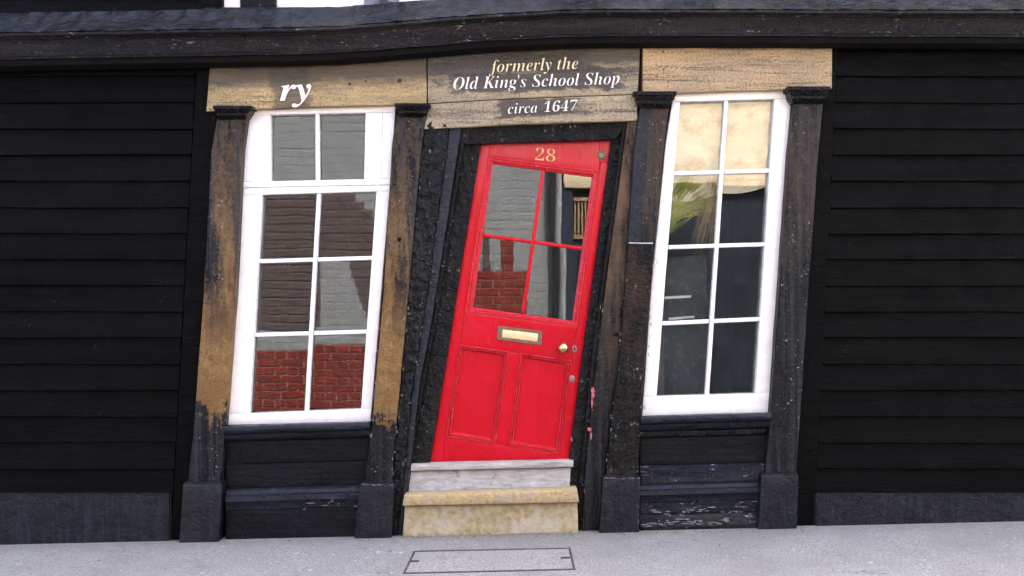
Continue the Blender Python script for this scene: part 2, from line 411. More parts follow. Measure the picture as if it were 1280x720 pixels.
def ring(name, outer, inner, prof, yref, mat, parent):
    """mitred moulding round a leaning rectangle: profile [(t, y)...], t = 0 at the outer quad, 1 at the inner one"""
    loops = []
    for i in range(5):
        o, n_ = P(*outer[i % 4], yref), P(*inner[i % 4], yref)
        loops.append([Vector((o.x + (n_.x - o.x) * t, y, o.z + (n_.z - o.z) * t)) for t, y in prof])
    return loops_mesh(name, loops, mat, parent, caps=False, smooth=30)
def loft(name, levels, yb, mat, parent, amp=.0008):
    """block of stacked rectangles [(xl, xr, py, yfront)...] in photograph pixels"""
    loops = []
    for (xl, xr, py, yf) in levels:
        a, b = P(xl, py, yf), P(xr, py, yf)
        m = 6
        lp = [Vector((a.x, yb, a.z))] + [a.lerp(b, i / m) for i in range(m + 1)] + [Vector((b.x, yb, b.z))]
        loops.append([lp[0]] + [jitter(v, amp, 16, .001, 8) for v in lp[1:-1]] + [lp[-1]])
    return loops_mesh(name, loops, mat, parent, smooth=35)
def disc(name, c, r, prof, mat, parent, seg=28, tilt=0, sx=1.0):
    """turned fitting facing the street: profile [(radius factor, y)...]"""
    loops = []
    for f, y in prof:
        loops.append([Vector((c.x + math.cos(a) * r * f * sx, y, c.z + math.sin(a) * r * f)) for a in [2 * math.pi * i / seg for i in range(seg)]])
    return loops_mesh(name, loops, mat, parent, smooth=50)
def boxw(name, x0, x1, y0, y1, z0, z1, mat, parent=None, bev=0.0):
    me = bpy.data.meshes.new(name); bm = bmesh.new()
    bmesh.ops.create_cube(bm, size=1)
    for v in bm.verts:
        v.co = Vector((x0 + (v.co.x + .5) * (x1 - x0), y0 + (v.co.y + .5) * (y1 - y0), z0 + (v.co.z + .5) * (z1 - z0)))
    if bev: bmesh.ops.bevel(bm, geom=bm.edges[:], offset=bev, segments=2, affect='EDGES')
    bm.to_mesh(me); bm.free()
    return link(name, me, mat, parent)

# ------------------------------------------------------------------ letters (outlines of a bold italic serif, thousandths of an em)
GL = json.loads(r"""{"f":[288,[[[-98,-207],[-133,-201],[-162,-184],[-180,-158],[-186,-126],[-183,-104],[-172,-87],[-156,-75],[-135,-71],[-117,-74],[-102,-84],[-92,-98],[-89,-117],[-91,-133],[-97,-145],[-103,-154],[-105,-159],[-101,-170],[-88,-174],[-68,-169],[-51,-153],[-35,-128],[-22,-97],[-8,-53],[7,4],[14,37],[22,73],[30,113],[38,155],[89,410],[20,410],[28,451],[98,451],[116,510],[136,560],[160,603],[187,638],[248,684],[315,700],[359,695],[393,679],[413,654],[420,622],[407,581],[368,568],[349,572],[334,582],[323,597],[319,615],[321,628],[327,640],[333,650],[335,658],[331,666],[319,669],[291,656],[265,618],[252,588],[240,550],[228,504],[215,451],[300,451],[294,410],[209,410],[157,168],[143,107],[128,52],[113,2],[97,-43],[60,-115],[16,-167],[-35,-197]]]],"o":[470,[[[143,-14],[80,-3],[30,30],[-4,80],[-15,146],[-9,201],[9,257],[36,310],[72,359],[113,400],[160,433],[210,454],[261,461],[330,450],[381,419],[413,368],[424,302],[418,248],[402,194],[375,140],[340,91],[298,49],[251,15],[198,-7]],[[154,20],[177,26],[199,45],[220,74],[241,110],[259,152],[275,196],[288,241],[298,285],[304,325],[306,358],[294,411],[256,429],[233,423],[211,405],[189,377],[169,342],[150,300],[135,256],[122,210],[112,166],[105,124],[103,87],[116,37]]]],"r":[388,[[[-21,0],[63,314],[70,338],[74,358],[76,371],[77,378],[67,399],[36,406],[27,406],[25,431],[70,437],[119,444],[170,452],[225,461],[170,281],[193,325],[215,362],[236,393],[255,417],[274,436],[293,450],[312,458],[331,461],[372,444],[386,394],[382,365],[371,343],[352,329],[328,324],[300,332],[277,354],[272,358],[268,359],[234,334],[189,260],[164,206],[141,145],[130,112],[119,76],[108,39],[98,0]]]],"m":[781,[[[566,-12],[516,7],[499,62],[502,89],[511,126],[524,173],[542,229],[576,331],[583,353],[585,368],[580,384],[566,389],[522,371],[474,318],[449,278],[424,227],[398,165],[372,92],[342,0],[227,0],[328,331],[334,354],[336,368],[331,384],[317,389],[291,382],[264,363],[234,330],[203,283],[173,226],[145,160],[132,123],[120,84],[108,43],[98,0],[-21,0],[63,314],[70,338],[74,358],[76,371],[77,378],[67,399],[36,406],[27,406],[25,431],[70,437],[119,444],[170,452],[225,461],[173,288],[201,330],[227,365],[253,395],[278,419],[328,451],[381,461],[437,443],[456,387],[453,361],[445,323],[492,385],[537,428],[582,453],[629,461],[685,442],[704,387],[696,333],[673,254],[625,113],[623,106],[621,99],[619,92],[619,86],[623,70],[635,65],[649,70],[664,83],[672,92],[681,105],[691,119],[702,135],[724,120],[683,62],[645,21],[607,-4]]]],"e":[401,[[[130,-14],[71,-4],[24,28],[-6,79],[-16,146],[-10,200],[9,256],[37,309],[73,358],[116,400],[163,433],[212,454],[262,461],[308,455],[342,436],[364,407],[371,369],[355,312],[308,259],[272,235],[228,214],[177,198],[117,185],[113,158],[111,131],[116,99],[130,74],[152,58],[182,53],[237,75],[291,142],[319,124],[280,64],[236,21],[186,-5]],[[125,218],[170,233],[209,255],[242,283],[267,316],[283,351],[288,387],[286,405],[279,418],[268,425],[255,428],[222,415],[187,375],[169,345],[153,309],[138,266]]]],"l":[258,[[[59,-14],[28,-9],[5,5],[-10,28],[-15,59],[-14,75],[-12,92],[-8,108],[-3,126],[115,553],[126,595],[129,617],[119,638],[87,645],[78,645],[77,670],[131,677],[181,684],[228,692],[272,700],[118,128],[115,116],[112,103],[109,90],[108,80],[112,66],[124,61],[154,79],[195,132],[215,117],[175,59],[139,18],[101,-6]]]],"y":[419,[[[-44,-209],[-75,-205],[-99,-192],[-114,-172],[-119,-148],[-115,-125],[-102,-107],[-83,-95],[-61,-91],[-39,-95],[-12,-109],[13,-123],[30,-127],[42,-124],[57,-115],[72,-101],[87,-84],[101,-65],[113,-45],[120,-26],[123,-9],[122,11],[118,44],[112,86],[105,134],[96,184],[86,233],[76,279],[66,317],[57,349],[49,373],[42,390],[36,400],[21,410],[-1,412],[-14,411],[-14,438],[11,441],[34,444],[54,448],[71,452],[101,459],[126,461],[148,440],[167,378],[177,330],[190,270],[196,235],[204,197],[212,156],[220,112],[257,182],[284,239],[300,283],[305,314],[298,335],[278,354],[257,375],[250,400],[254,425],[267,444],[287,457],[312,461],[338,457],[357,444],[369,422],[373,394],[369,365],[359,326],[341,279],[319,226],[291,169],[260,110],[225,51],[188,-7],[149,-61],[110,-110],[69,-150],[30,-182],[-8,-202]]]],"t":[275,[[[45,-14],[-6,4],[-23,58],[-23,67],[-22,78],[-19,90],[-16,104],[67,407],[19,407],[19,442],[70,465],[117,498],[161,540],[200,592],[241,592],[199,447],[278,447],[267,407],[188,407],[114,153],[109,132],[104,114],[101,98],[100,84],[104,67],[115,61],[146,81],[191,141],[214,126],[172,65],[132,22],[90,-5]]]],"h":[532,[[[312,-14],[263,5],[246,61],[249,88],[258,125],[271,172],[289,228],[323,330],[330,352],[332,367],[327,383],[313,388],[285,381],[256,360],[226,324],[195,275],[164,215],[137,149],[114,77],[94,0],[-28,0],[122,557],[128,578],[132,595],[133,606],[134,612],[131,628],[124,638],[109,642],[87,644],[71,644],[71,671],[115,674],[164,681],[218,689],[279,700],[171,293],[198,333],[225,368],[250,397],[275,420],[324,451],[376,461],[432,442],[451,386],[443,332],[420,253],[372,112],[370,105],[368,98],[367,91],[366,85],[370,69],[382,64],[411,85],[455,146],[477,133],[436,69],[395,23],[353,-5]]]],"O":[712,[[[266,-17],[214,-13],[168,-1],[128,20],[93,49],[64,84],[44,126],[32,175],[28,229],[30,266],[35,302],[44,339],[57,377],[72,413],[90,449],[111,483],[135,516],[160,546],[187,575],[216,601],[246,624],[293,652],[342,673],[392,685],[445,689],[498,685],[545,673],[586,652],[622,624],[650,589],[670,547],[682,500],[686,447],[684,410],[679,373],[671,335],[659,298],[644,260],[627,225],[606,190],[583,157],[557,126],[530,97],[500,71],[469,48],[420,20],[370,-1],[319,-13]],[[274,19],[338,37],[398,90],[425,129],[451,176],[475,231],[497,293],[516,357],[529,416],[537,471],[540,521],[533,578],[513,620],[481,646],[438,654],[400,647],[363,626],[328,593],[295,551],[261,493],[231,427],[206,357],[188,285],[176,216],[172,153],[179,95],[199,53],[231,27]]]],"d":[498,[[[82,-14],[38,-5],[5,21],[-16,64],[-23,122],[-19,170],[-6,220],[15,270],[43,320],[77,365],[116,405],[180,447],[244,461],[283,455],[317,438],[354,567],[358,581],[361,594],[362,605],[362,613],[359,629],[349,638],[331,643],[305,644],[305,671],[353,677],[404,683],[456,691],[510,700],[353,123],[349,105],[345,90],[343,79],[342,71],[345,64],[354,61],[366,65],[380,78],[397,100],[419,132],[442,116],[402,60],[366,19],[332,-6],[295,-14],[249,2],[234,52],[236,81],[244,113],[206,57],[168,18],[128,-6]],[[143,62],[166,68],[189,86],[211,114],[232,148],[251,187],[268,229],[281,270],[292,309],[298,344],[300,371],[291,409],[264,422],[244,417],[223,401],[200,376],[179,345],[158,308],[139,269],[123,228],[110,188],[102,150],[99,117],[102,94],[111,77],[125,66]]]],"K":[635,[[[-50,0],[-50,23],[-22,25],[1,31],[18,42],[33,61],[46,88],[58,127],[171,549],[175,563],[177,576],[179,587],[179,597],[175,620],[163,634],[141,642],[109,647],[109,671],[422,671],[422,647],[393,645],[371,639],[353,628],[339,609],[327,582],[315,544],[266,360],[266,357],[268,355],[277,360],[454,521],[512,579],[531,616],[518,638],[477,649],[477,671],[684,671],[684,647],[676,647],[660,643],[639,632],[611,612],[579,584],[380,398],[526,84],[540,58],[555,41],[573,31],[600,26],[600,0],[319,0],[319,26],[335,26],[359,28],[374,34],[381,44],[384,59],[378,83],[362,122],[268,322],[265,327],[260,329],[257,327],[254,319],[202,122],[195,91],[193,70],[197,49],[210,36],[231,27],[263,23],[263,0]]]],"i":[289,[[[196,553],[170,558],[149,572],[135,593],[130,619],[135,645],[149,666],[170,680],[196,685],[221,680],[243,666],[257,645],[262,619],[257,593],[243,572],[221,558]],[[73,-12],[43,-7],[20,8],[6,31],[1,61],[2,76],[6,96],[11,115],[15,130],[66,314],[71,335],[76,353],[78,367],[79,378],[69,399],[38,406],[29,406],[28,431],[82,438],[133,445],[179,453],[223,461],[133,127],[127,101],[125,82],[129,68],[141,63],[170,81],[211,134],[231,120],[193,62],[153,21],[114,-4]]]],"n":[532,[[[317,-14],[267,5],[250,61],[253,88],[261,125],[275,172],[293,228],[328,330],[334,352],[336,367],[331,383],[317,388],[290,381],[262,362],[233,329],[203,283],[173,226],[145,160],[132,123],[120,84],[108,43],[98,0],[-21,0],[63,314],[70,338],[74,358],[76,371],[77,378],[67,399],[36,406],[27,406],[25,431],[70,437],[119,444],[170,452],[225,461],[173,288],[201,330],[227,365],[253,395],[278,419],[328,451],[381,461],[437,442],[456,386],[454,366],[449,337],[439,299],[424,253],[400,182],[384,130],[373,98],[370,85],[374,69],[387,64],[401,68],[416,82],[432,104],[453,134],[475,119],[434,61],[396,20],[358,-6]]]],"g":[444,[[[115,-207],[34,-199],[-27,-177],[-64,-142],[-76,-99],[-68,-65],[-46,-38],[-7,-14],[49,8],[9,41],[-4,76],[1,101],[18,124],[45,147],[85,170],[53,194],[31,219],[17,248],[13,281],[20,327],[42,370],[75,407],[118,436],[168,455],[222,461],[297,449],[363,412],[450,412],[445,370],[389,370],[391,362],[392,353],[393,344],[393,335],[386,287],[364,244],[329,207],[285,179],[233,161],[176,155],[150,156],[124,158],[105,141],[98,125],[108,108],[139,94],[168,86],[201,75],[236,62],[271,48],[300,31],[321,13],[340,-18],[347,-54],[340,-96],[317,-134],[281,-164],[235,-188],[179,-202]],[[173,186],[198,193],[223,212],[244,242],[261,280],[271,322],[275,367],[264,413],[232,428],[206,421],[181,400],[159,368],[143,330],[132,288],[128,244],[139,201]],[[126,-174],[174,-168],[210,-152],[233,-127],[241,-98],[232,-69],[206,-48],[160,-28],[90,-6],[31,-46],[11,-92],[19,-124],[44,-151],[81,-168]]]],"s":[376,[[[135,-14],[94,-9],[42,7],[33,10],[22,11],[4,6],[-10,-10],[-36,-6],[-10,162],[19,157],[29,98],[49,55],[80,30],[121,21],[164,35],[178,78],[176,96],[170,115],[158,135],[141,158],[102,206],[76,242],[58,276],[46,308],[42,339],[51,387],[80,426],[121,451],[172,460],[215,456],[267,443],[272,442],[277,441],[282,439],[286,439],[304,444],[316,457],[342,457],[320,305],[294,308],[280,361],[260,399],[233,421],[199,429],[177,425],[160,415],[148,399],[144,380],[154,344],[184,301],[201,281],[217,262],[232,242],[246,222],[261,197],[273,173],[281,148],[283,122],[278,86],[264,53],[241,25],[212,4],[176,-9]]]],"'":[188,[[[73,462],[115,462],[138,599],[138,716],[50,716],[50,599]]]],"S":[549,[[[229,-17],[165,-9],[86,15],[71,20],[57,21],[45,19],[35,14],[25,4],[14,-11],[-13,-11],[39,215],[67,215],[67,208],[77,126],[106,67],[152,31],[216,19],[249,23],[278,37],[303,58],[323,84],[335,113],[339,145],[336,174],[325,200],[307,226],[282,254],[251,284],[212,319],[175,354],[147,385],[127,412],[114,439],[106,468],[104,501],[111,552],[131,598],[163,636],[205,665],[254,683],[309,689],[338,687],[370,683],[403,674],[440,663],[454,659],[465,658],[489,665],[509,686],[536,686],[488,480],[459,480],[460,485],[460,491],[460,497],[460,502],[456,544],[443,581],[423,611],[398,635],[367,649],[333,654],[293,646],[259,624],[236,589],[228,548],[233,520],[247,493],[267,465],[293,439],[309,424],[327,409],[344,393],[361,378],[403,335],[436,290],[457,241],[464,187],[460,142],[449,102],[429,67],[403,38],[369,14],[328,-3],[282,-14]]]],"c":[412,[[[138,-14],[74,-3],[26,28],[-4,78],[-14,145],[-12,181],[-5,218],[7,254],[24,291],[45,325],[70,357],[99,386],[131,412],[199,449],[266,461],[314,454],[351,434],[374,405],[382,371],[378,343],[365,321],[344,308],[318,303],[295,306],[278,317],[266,333],[262,354],[264,369],[271,384],[279,398],[281,409],[275,425],[257,430],[233,423],[208,403],[183,371],[160,332],[140,287],[125,239],[114,191],[111,147],[116,106],[131,76],[154,57],[183,51],[213,57],[244,74],[274,103],[304,143],[331,124],[288,64],[242,21],[192,-5]]]],"p":[491,[[[-117,-207],[-117,-180],[-93,-177],[-76,-170],[-64,-157],[-56,-142],[-49,-124],[-44,-105],[71,340],[76,359],[77,376],[74,392],[65,401],[49,406],[24,407],[24,432],[77,440],[127,447],[172,454],[215,461],[185,360],[223,404],[262,436],[301,455],[339,461],[382,453],[415,429],[436,389],[443,334],[437,274],[420,213],[392,154],[356,100],[314,53],[268,17],[219,-6],[170,-14],[134,-8],[102,9],[72,-102],[68,-122],[66,-144],[69,-162],[80,-173],[99,-178],[128,-181],[128,-207]],[[152,22],[177,28],[201,46],[224,72],[246,106],[266,144],[283,186],[297,227],[309,267],[316,303],[318,333],[315,358],[307,376],[295,386],[279,390],[242,379],[209,345],[180,290],[154,212],[128,116],[119,80],[116,56],[125,31]]]],"a":[500,[[[79,-13],[36,-5],[2,21],[-21,59],[-28,109],[-23,163],[-8,219],[17,275],[48,327],[84,373],[125,411],[188,449],[246,461],[295,445],[319,395],[335,451],[442,451],[359,161],[351,132],[345,110],[341,93],[340,83],[344,66],[355,60],[385,78],[424,130],[446,116],[408,60],[370,19],[331,-5],[293,-13],[247,3],[231,51],[232,63],[234,78],[237,94],[241,112],[204,57],[166,18],[125,-5]],[[138,61],[161,67],[184,83],[206,109],[227,141],[246,178],[263,219],[276,260],[287,301],[293,337],[295,369],[285,406],[256,418],[233,412],[210,393],[186,363],[163,326],[141,283],[123,237],[112,202],[104,172],[99,144],[97,120],[107,76]]]],"1":[559,[[[97,0],[97,53],[179,53],[202,57],[217,67],[226,87],[229,118],[229,619],[193,577],[161,544],[130,522],[100,515],[78,520],[59,535],[46,559],[42,589],[74,599],[110,613],[150,634],[196,666],[266,718],[378,718],[378,118],[381,91],[388,70],[403,57],[429,53],[510,53],[510,0]]]],"6":[559,[[[293,-10],[223,-1],[163,27],[113,73],[76,139],[62,179],[53,224],[47,275],[45,330],[46,371],[49,410],[55,448],[62,485],[84,552],[115,610],[155,657],[204,694],[262,716],[330,724],[388,720],[434,709],[467,691],[490,668],[503,642],[507,614],[500,585],[480,560],[443,542],[387,536],[386,566],[382,596],[374,623],[362,646],[345,660],[321,665],[268,648],[227,597],[211,559],[199,513],[191,461],[186,401],[209,414],[240,427],[277,435],[324,438],[367,435],[406,424],[440,407],[470,384],[493,354],[510,318],[521,277],[524,231],[520,180],[509,134],[491,93],[466,57],[433,28],[393,7],[347,-6]],[[296,56],[330,66],[357,96],[373,147],[379,221],[373,291],[355,340],[325,368],[287,377],[259,373],[230,362],[203,346],[186,329],[188,262],[195,205],[205,158],[219,121],[254,72]]]],"4":[559,[[[180,0],[180,53],[208,53],[240,56],[266,66],[284,87],[290,125],[290,186],[13,186],[13,247],[297,714],[436,714],[436,252],[540,252],[540,186],[436,186],[436,125],[442,87],[460,66],[487,56],[518,53],[531,53],[531,0]],[[83,252],[290,252],[290,427],[290,473],[292,522],[294,572],[297,619],[291,605],[282,587],[271,566],[259,545],[246,523],[235,503],[225,487],[218,475]]]],"7":[559,[[[165,0],[431,605],[168,605],[128,592],[110,554],[104,504],[44,504],[49,714],[526,714],[526,665],[250,0]]]],"2":[559,[[[35,0],[35,103],[183,254],[238,313],[278,365],[306,412],[324,457],[334,503],[337,553],[332,602],[316,637],[291,656],[259,663],[216,652],[188,620],[172,565],[167,490],[115,496],[75,513],[48,543],[39,589],[45,624],[64,656],[94,684],[137,706],[192,719],[259,724],[312,721],[358,713],[397,699],[430,680],[473,627],[488,558],[485,524],[476,490],[459,456],[434,418],[400,376],[355,328],[328,301],[299,271],[266,239],[230,205],[130,110],[363,110],[392,115],[416,128],[435,150],[446,179],[454,210],[513,210],[508,0]]]],"8":[559,[[[273,-10],[197,-3],[136,16],[89,46],[56,86],[36,131],[30,182],[40,241],[71,288],[117,326],[177,361],[124,398],[85,440],[61,488],[53,542],[59,588],[75,631],[104,668],[148,698],[208,718],[285,724],[335,721],[378,712],[414,696],[445,675],[485,618],[498,549],[489,495],[462,454],[419,420],[363,387],[405,365],[440,343],[469,320],[491,297],[520,247],[529,189],[525,145],[512,105],[491,71],[462,43],[424,20],[381,3],[330,-7]],[[302,421],[334,444],[356,472],[368,507],[372,551],[369,579],[362,606],[349,630],[331,649],[307,662],[279,666],[243,658],[216,634],[200,598],[194,554],[201,508],[222,474],[256,446]],[[278,47],[324,56],[360,82],[382,122],[390,172],[381,217],[356,254],[310,287],[244,321],[213,296],[188,265],[171,226],[165,178],[173,125],[196,84],[232,56]]]]}""")
def lettering(name, text, p0, p1, y, mat, parent, shear=0.0, thick=.0015, xs=1.0, digit_shear=.2, weight=0.0, vscale=None):
    """raised lettering whose baseline runs between two photograph points; the width sets the size"""
    u = 0; items = []
    for ch in text:
        if ch == ' ': u += 260; continue
        adv, loops = GL[ch]
        items.append((u, loops, digit_shear if ch.isdigit() else shear)); u += adv
    a, b = P(*p0, y), P(*p1, y)
    ex = (b - a) / u
    sc_ = ex.length if vscale is None else vscale / 1000
    ez = Vector((-ex.z, 0, ex.x)).normalized() * sc_
    cu = bpy.data.curves.new(name, 'CURVE'); cu.dimensions = '2D'; cu.fill_mode = 'BOTH'; cu.extrude = thick; cu.offset = weight
    for (u0, loops, sh) in items:
        for lp in loops:
            sp = cu.splines.new('POLY'); sp.points.add(len(lp) - 1); sp.use_cyclic_u = True
            for q, (lx, ly) in zip(sp.points, lp):
                w_ = ex * (u0 + lx + ly * sh) + ez * ly
                q.co = (w_.x, w_.z, 0, 1)
    o = bpy.data.objects.new(name, cu); COL.objects.link(o)
    bpy.context.view_layer.update()
    me = bpy.data.meshes.new_from_object(o.evaluated_get(bpy.context.evaluated_depsgraph_get()))
    bpy.data.objects.remove(o)
    me.transform(Matrix.Translation(a) @ Matrix.Rotation(math.radians(90), 4, 'X'))
    me.name = name; me.materials.clear()
    return link(name, me, mat, parent)

# ------------------------------------------------------------------ the ground
def sheet(name, y0, y1, dz, mat, label):
    me = bpy.data.meshes.new(name)
    me.from_pydata([(x, y, SLOPE * max(-8, min(8, x)) + dz) for y in (y0, y1) for x in (-60, -8, 8, 60)], [], [(0, 1, 5, 4), (1, 2, 6, 5), (2, 3, 7, 6)])
    return tag(link(name, me, mat), label, None, kind='structure')
sheet('pavement', -2.3, 12, 0, M['pave'], 'pale grey gritty pavement in front of the shop')
sheet('road', -60, -2.44, -.13, M['road'], 'dark asphalt road behind the viewer')
kv = []
for x in (-60, -8, 8, 60):
    g_ = SLOPE * max(-8, min(8, x))
    kv.append([Vector((x, -2.3, g_ - .3)), Vector((x, -2.3, g_ + .002)), Vector((x, -2.43, g_ + .002)), Vector((x, -2.45, g_ - .02)), Vector((x, -2.45, g_ - .3))])
tag(loops_mesh('kerb', kv, M['pave'], None, smooth=0), 'grey stone kerb of the pavement', None, kind='structure')

M['cover'] = simple('gritty_cover_infill', (.235, .235, .225), .85, var=.55, vs_=80, bump=.004, bs=80, dirt_or_shade=((.12, .12, .12), 12, .56, .5))
# the inspection cover let into the pavement
def gq(name, q, h, mat, parent, r=0):
    vs_ = [ground(*p) for p in q]
    top = [v + Vector((0, 0, h)) for v in vs_]; bot = [v - Vector((0, 0, .02)) for v in vs_]
    n = len(q)
    return finish(name, top + bot, [tuple(range(n))] + [(i, (i + 1) % n, n + (i + 1) % n, n + i) for i in range(n)], mat, parent, smooth=0)
c = ground(612, 702)
cover = empty('inspection_cover', c, 'rectangular inspection cover with thin iron rim let into the pavement before the step', 'cover')
O4 = [(517, 689), (713, 685), (719.5, 712.5), (503.5, 717.5)]; I4 = [(519.6, 690.3), (710.6, 686.3), (716.2, 711.3), (507, 716.2)]
for i in range(4):
    j = (i + 1) % 4
    gq('rim', [O4[i], O4[j], I4[j], I4[i]], .003, M['rim'], cover)
gq('cover_plate', I4, .0016, M['cover'], cover)
gq('lifting_slot', [(512, 701.5), (524, 701), (524, 702.5), (511.5, 703)], .0042, M['iron'], cover)
gq('lifting_slot', [(701, 697.2), (712, 696.8), (712.6, 698.4), (701, 698.9)], .0042, M['iron'], cover)

# ------------------------------------------------------------------ the crooked shop
shop = empty('timber_shop', (0, 0, 0), 'crooked black timber shopfront with a leaning red door between white windows', 'shop')

# --- stone step and threshold
quad('step_tread', [(505, 620), (722, 613), (724, 628), (503, 632.5)], -.13, .05, M['sandstone'], shop, r=.007, amp=.002, fr=20, wob=.002)
t = P(505, 617, -.13); t2 = P(722, 610, -.13)
quad('step_block', [(506, 632), (721.5, 627), (723, 668), (503, 672)], -.075, .05, M['sandstone2'], shop, r=.01, amp=.004, fr=14, wob=.003)
quad('threshold_riser', [(511.5, 589), (713.5, 584.5), (712, 612), (508.5, 618)], .0, .07, M['old_white_wood'], shop, r=.004, amp=.0015, fr=10)
quad('threshold', [(514, 581.5), (717, 576.8), (716.5, 584), (513, 588.6)], -.05, .12, M['grey_wood'], shop, r=.004, amp=.001)

# --- door case
quad('frame_head', [(555, 152), (800, 142), (768, 174), (580, 180)], -.012, .10, M['black_frame'], shop, r=.004, amp=.002)
postA = [(533, 150), (526, 190), (511, 360), (504, 450), (495, 540), (488, 672)]
postB = [(563, 150), (558, 190), (535, 360), (516, 480), (506, 580), (496, 672)]
timber('door_post', postA, postB, -.045, .10, M['black_rough'], shop, r=.008, amp=.014, fr=24, wob=.006, wfr=18, res=.007)
stripB = [(577, 160), (551, 330), (540, 400), (525, 480), (514, 580), (503, 672)]
timber('architrave', postB, stripB, -.03, .10, M['black_blue'], shop, r=.006, amp=.0012, gap=.001)
innA = [(583, 165), (557, 330), (546, 400), (531, 480), (519, 550), (514.5, 582)]
timber('bead', stripB[:-1] + [(509, 620)], innA + [(510, 620)], -.012, .10, M['black'], shop, r=.008, amp=.001)
timber('frame_jamb', innA, [(602.5, 172), (577, 330), (566, 400), (553.5, 480), (543, 545), (537.5, 580)], .018, .10, M['black_frame'], shop, r=.004, amp=.0035, fr=18, wob=.0015, res=.015)
rin = [(778, 160), (751, 360), (739, 450), (729, 545), (724.5, 590), (719, 672)]
timber('frame_jamb', [(764.5, 170), (739.5, 360), (727, 450), (714.5, 545), (708, 625)], [(778, 165), (751, 360), (739, 450), (729, 545), (722.5, 625)], .018, .10, M['black_frame'], shop, r=.004, amp=.002)
rmid = [(785, 147), (757, 360), (746, 450), (736, 545), (731, 600), (726, 672)]
timber('bead', rin, rmid, -.018, .10, M['black'], shop, r=.008, amp=.001)
timber('architrave', rmid, [(797, 145), (793, 180), (781, 360), (774, 450), (761, 545), (756, 600), (749, 668)], -.032, .10, M['arch_r'], shop, r=.005, amp=.002, fr=10)

M['scuff'] = simple('pinkish_red_paint_smear', (.42, .10, .11), .6, var=.35, vs_=40, bump=.002, bs=60)
def scuff(cx_, cy_, w_, h_, y_, seed):
    rr = random.Random(seed); pts = []
    for i in range(18):
        a = 2 * math.pi * i / 18; q = rr.uniform(.55, 1.15)
        pts.append(P(cx_ + math.cos(a) * w_ * q, cy_ + math.sin(a) * h_ * q, y_))
    n_ = len(pts); bk = [p_ + Vector((0, .006, 0)) for p_ in pts]
    finish('paint_scuff', pts + bk, [tuple(range(n_))] + [(i, (i + 1) % n_, n_ + (i + 1) % n_, n_ + i) for i in range(n_)], M['scuff'], shop, smooth=0)
scuff(741, 491, 2.6, 9, -.0345, 1); scuff(740, 503, 1.3, 7, -.0345, 2); scuff(737, 537, 3, 3, -.0345, 3); scuff(739, 545, 1.2, 6, -.0345, 4); scuff(714.5, 549, 1.2, 3, .0155, 5)
# --- pilasters: shaft, capital, plinth block
def pilaster(lab, shaft_parts, cap, plinth, yf=-.06):
    p = empty('pilaster', P((shaft_parts[0][0][0][0] + shaft_parts[0][1][0][0]) / 2, 664, -.03), lab, None, None, shop)
    for (A, B, mat, amp) in shaft_parts:
        timber('shaft', A, B, yf, .10, mat, p, r=.006, amp=amp, fr=12, wob=.002, res=.016)
    xl, xr, y0, y1, sl = cap       # capital
    h = y1 - y0
    lv = [(xl, xr, y0, yf - .055), (xl, xr, y0 + .22 * h, yf - .055), (xl + 2, xr - 2.5, y0 + .27 * h, yf - .045), (xl + 2.5, xr - 3, y0 + .5 * h, yf - .035),
          (xl + 3.5, xr - 5, y0 + .55 * h, yf - .045), (xl + 4.5, xr - 6, y0 + .72 * h, yf - .043), (xl + 5.5, xr - 8, y0 + .9 * h, yf - .02), (xl + 6, xr - 9, y0 + h, yf - .012)]
    loft('capital', lv, .08, M['black'], p)
    a, b, c_, d = plinth           # top-left, top-right, bottom-right, bottom-left
    tm = .06
    lv = [(a[0] + 3, b[0] - 2, a[1] - 3, yf - .005), (a[0], b[0], a[1] + 1, yf - .03), (a[0], b[0], a[1] + 3, yf - .034)]
    for i in range(1, 9):
        q = i / 8
        lv.append((a[0] + (d[0] - a[0]) * q, b[0] + (c_[0] - b[0]) * q, a[1] + 3 + (d[1] + 5 - a[1] - 3) * q, yf - .036))
    loft('plinth_block', lv, .08, M['black_blue'] if False else M['plinth'], p, amp=.002)
    return p
M['plinth'] = black_paint('plinth_black_paint', base=(.013, .016, .021), worn=(.04, .042, .046), worn_at=(.5, .8), lump=.002, flecks=.74, rough=(.3, .5), spec=.2)
pilaster('pilaster with a painted gold reflection beside the left window',
         [([(496, 144), (490, 180), (480, 360), (466, 520), (463, 545), (456, 606)], [(533, 144), (526, 190), (511, 360), (496, 520), (494, 545), (490, 606)], M['pil_l'], .004)],
         (493, 538, 129, 146, 0), ((450, 605), (493, 605), (489, 668), (443, 668)))
pilaster('dark pilaster between the door and the right window',
         [([(800, 134), (792, 190), (785, 303)], [(836, 134), (830, 180), (819.5, 303)], M['pil_rs'], .003),
          ([(784.6, 304.5), (781, 360), (774, 450), (762, 545), (757, 603)], [(819, 304.5), (814, 360), (806, 450), (800, 545), (798, 603)], M['pil_low'] if 'pil_low' in M else M['black'], .003)],
         (792, 846, 114, 135, 0), ((754, 597), (800, 597), (799, 663), (749, 663)))
quad('joint_filler', [(786.5, 302.6), (816, 302.9), (815.8, 304.6), (786.3, 304.3)], -.0635, -.03, M['old_white_wood'], shop, r=.0005, amp=.002, wob=.003)
pilaster('pilaster at the left end of the shopfront',
         [([(271, 147), (264, 190), (255, 360), (241, 545), (234, 606)], [(309, 147), (303, 190), (295, 360), (281, 545), (275, 606)], M['pil_l'], .003)],
         (266, 315, 132, 149, 0), ((229, 605), (277, 605), (273, 675), (224, 675)))
pilaster('pilaster at the right end of the shopfront',
         [([(993, 128), (986, 190), (974, 360), (961, 545), (956, 600)], [(1029, 128), (1023, 190), (1011, 360), (999, 545), (995, 600)], M['pil_r'], .003)],
         (985, 1038, 108, 129, 0), ((952, 594), (998, 594), (996, 659), (948, 659)))

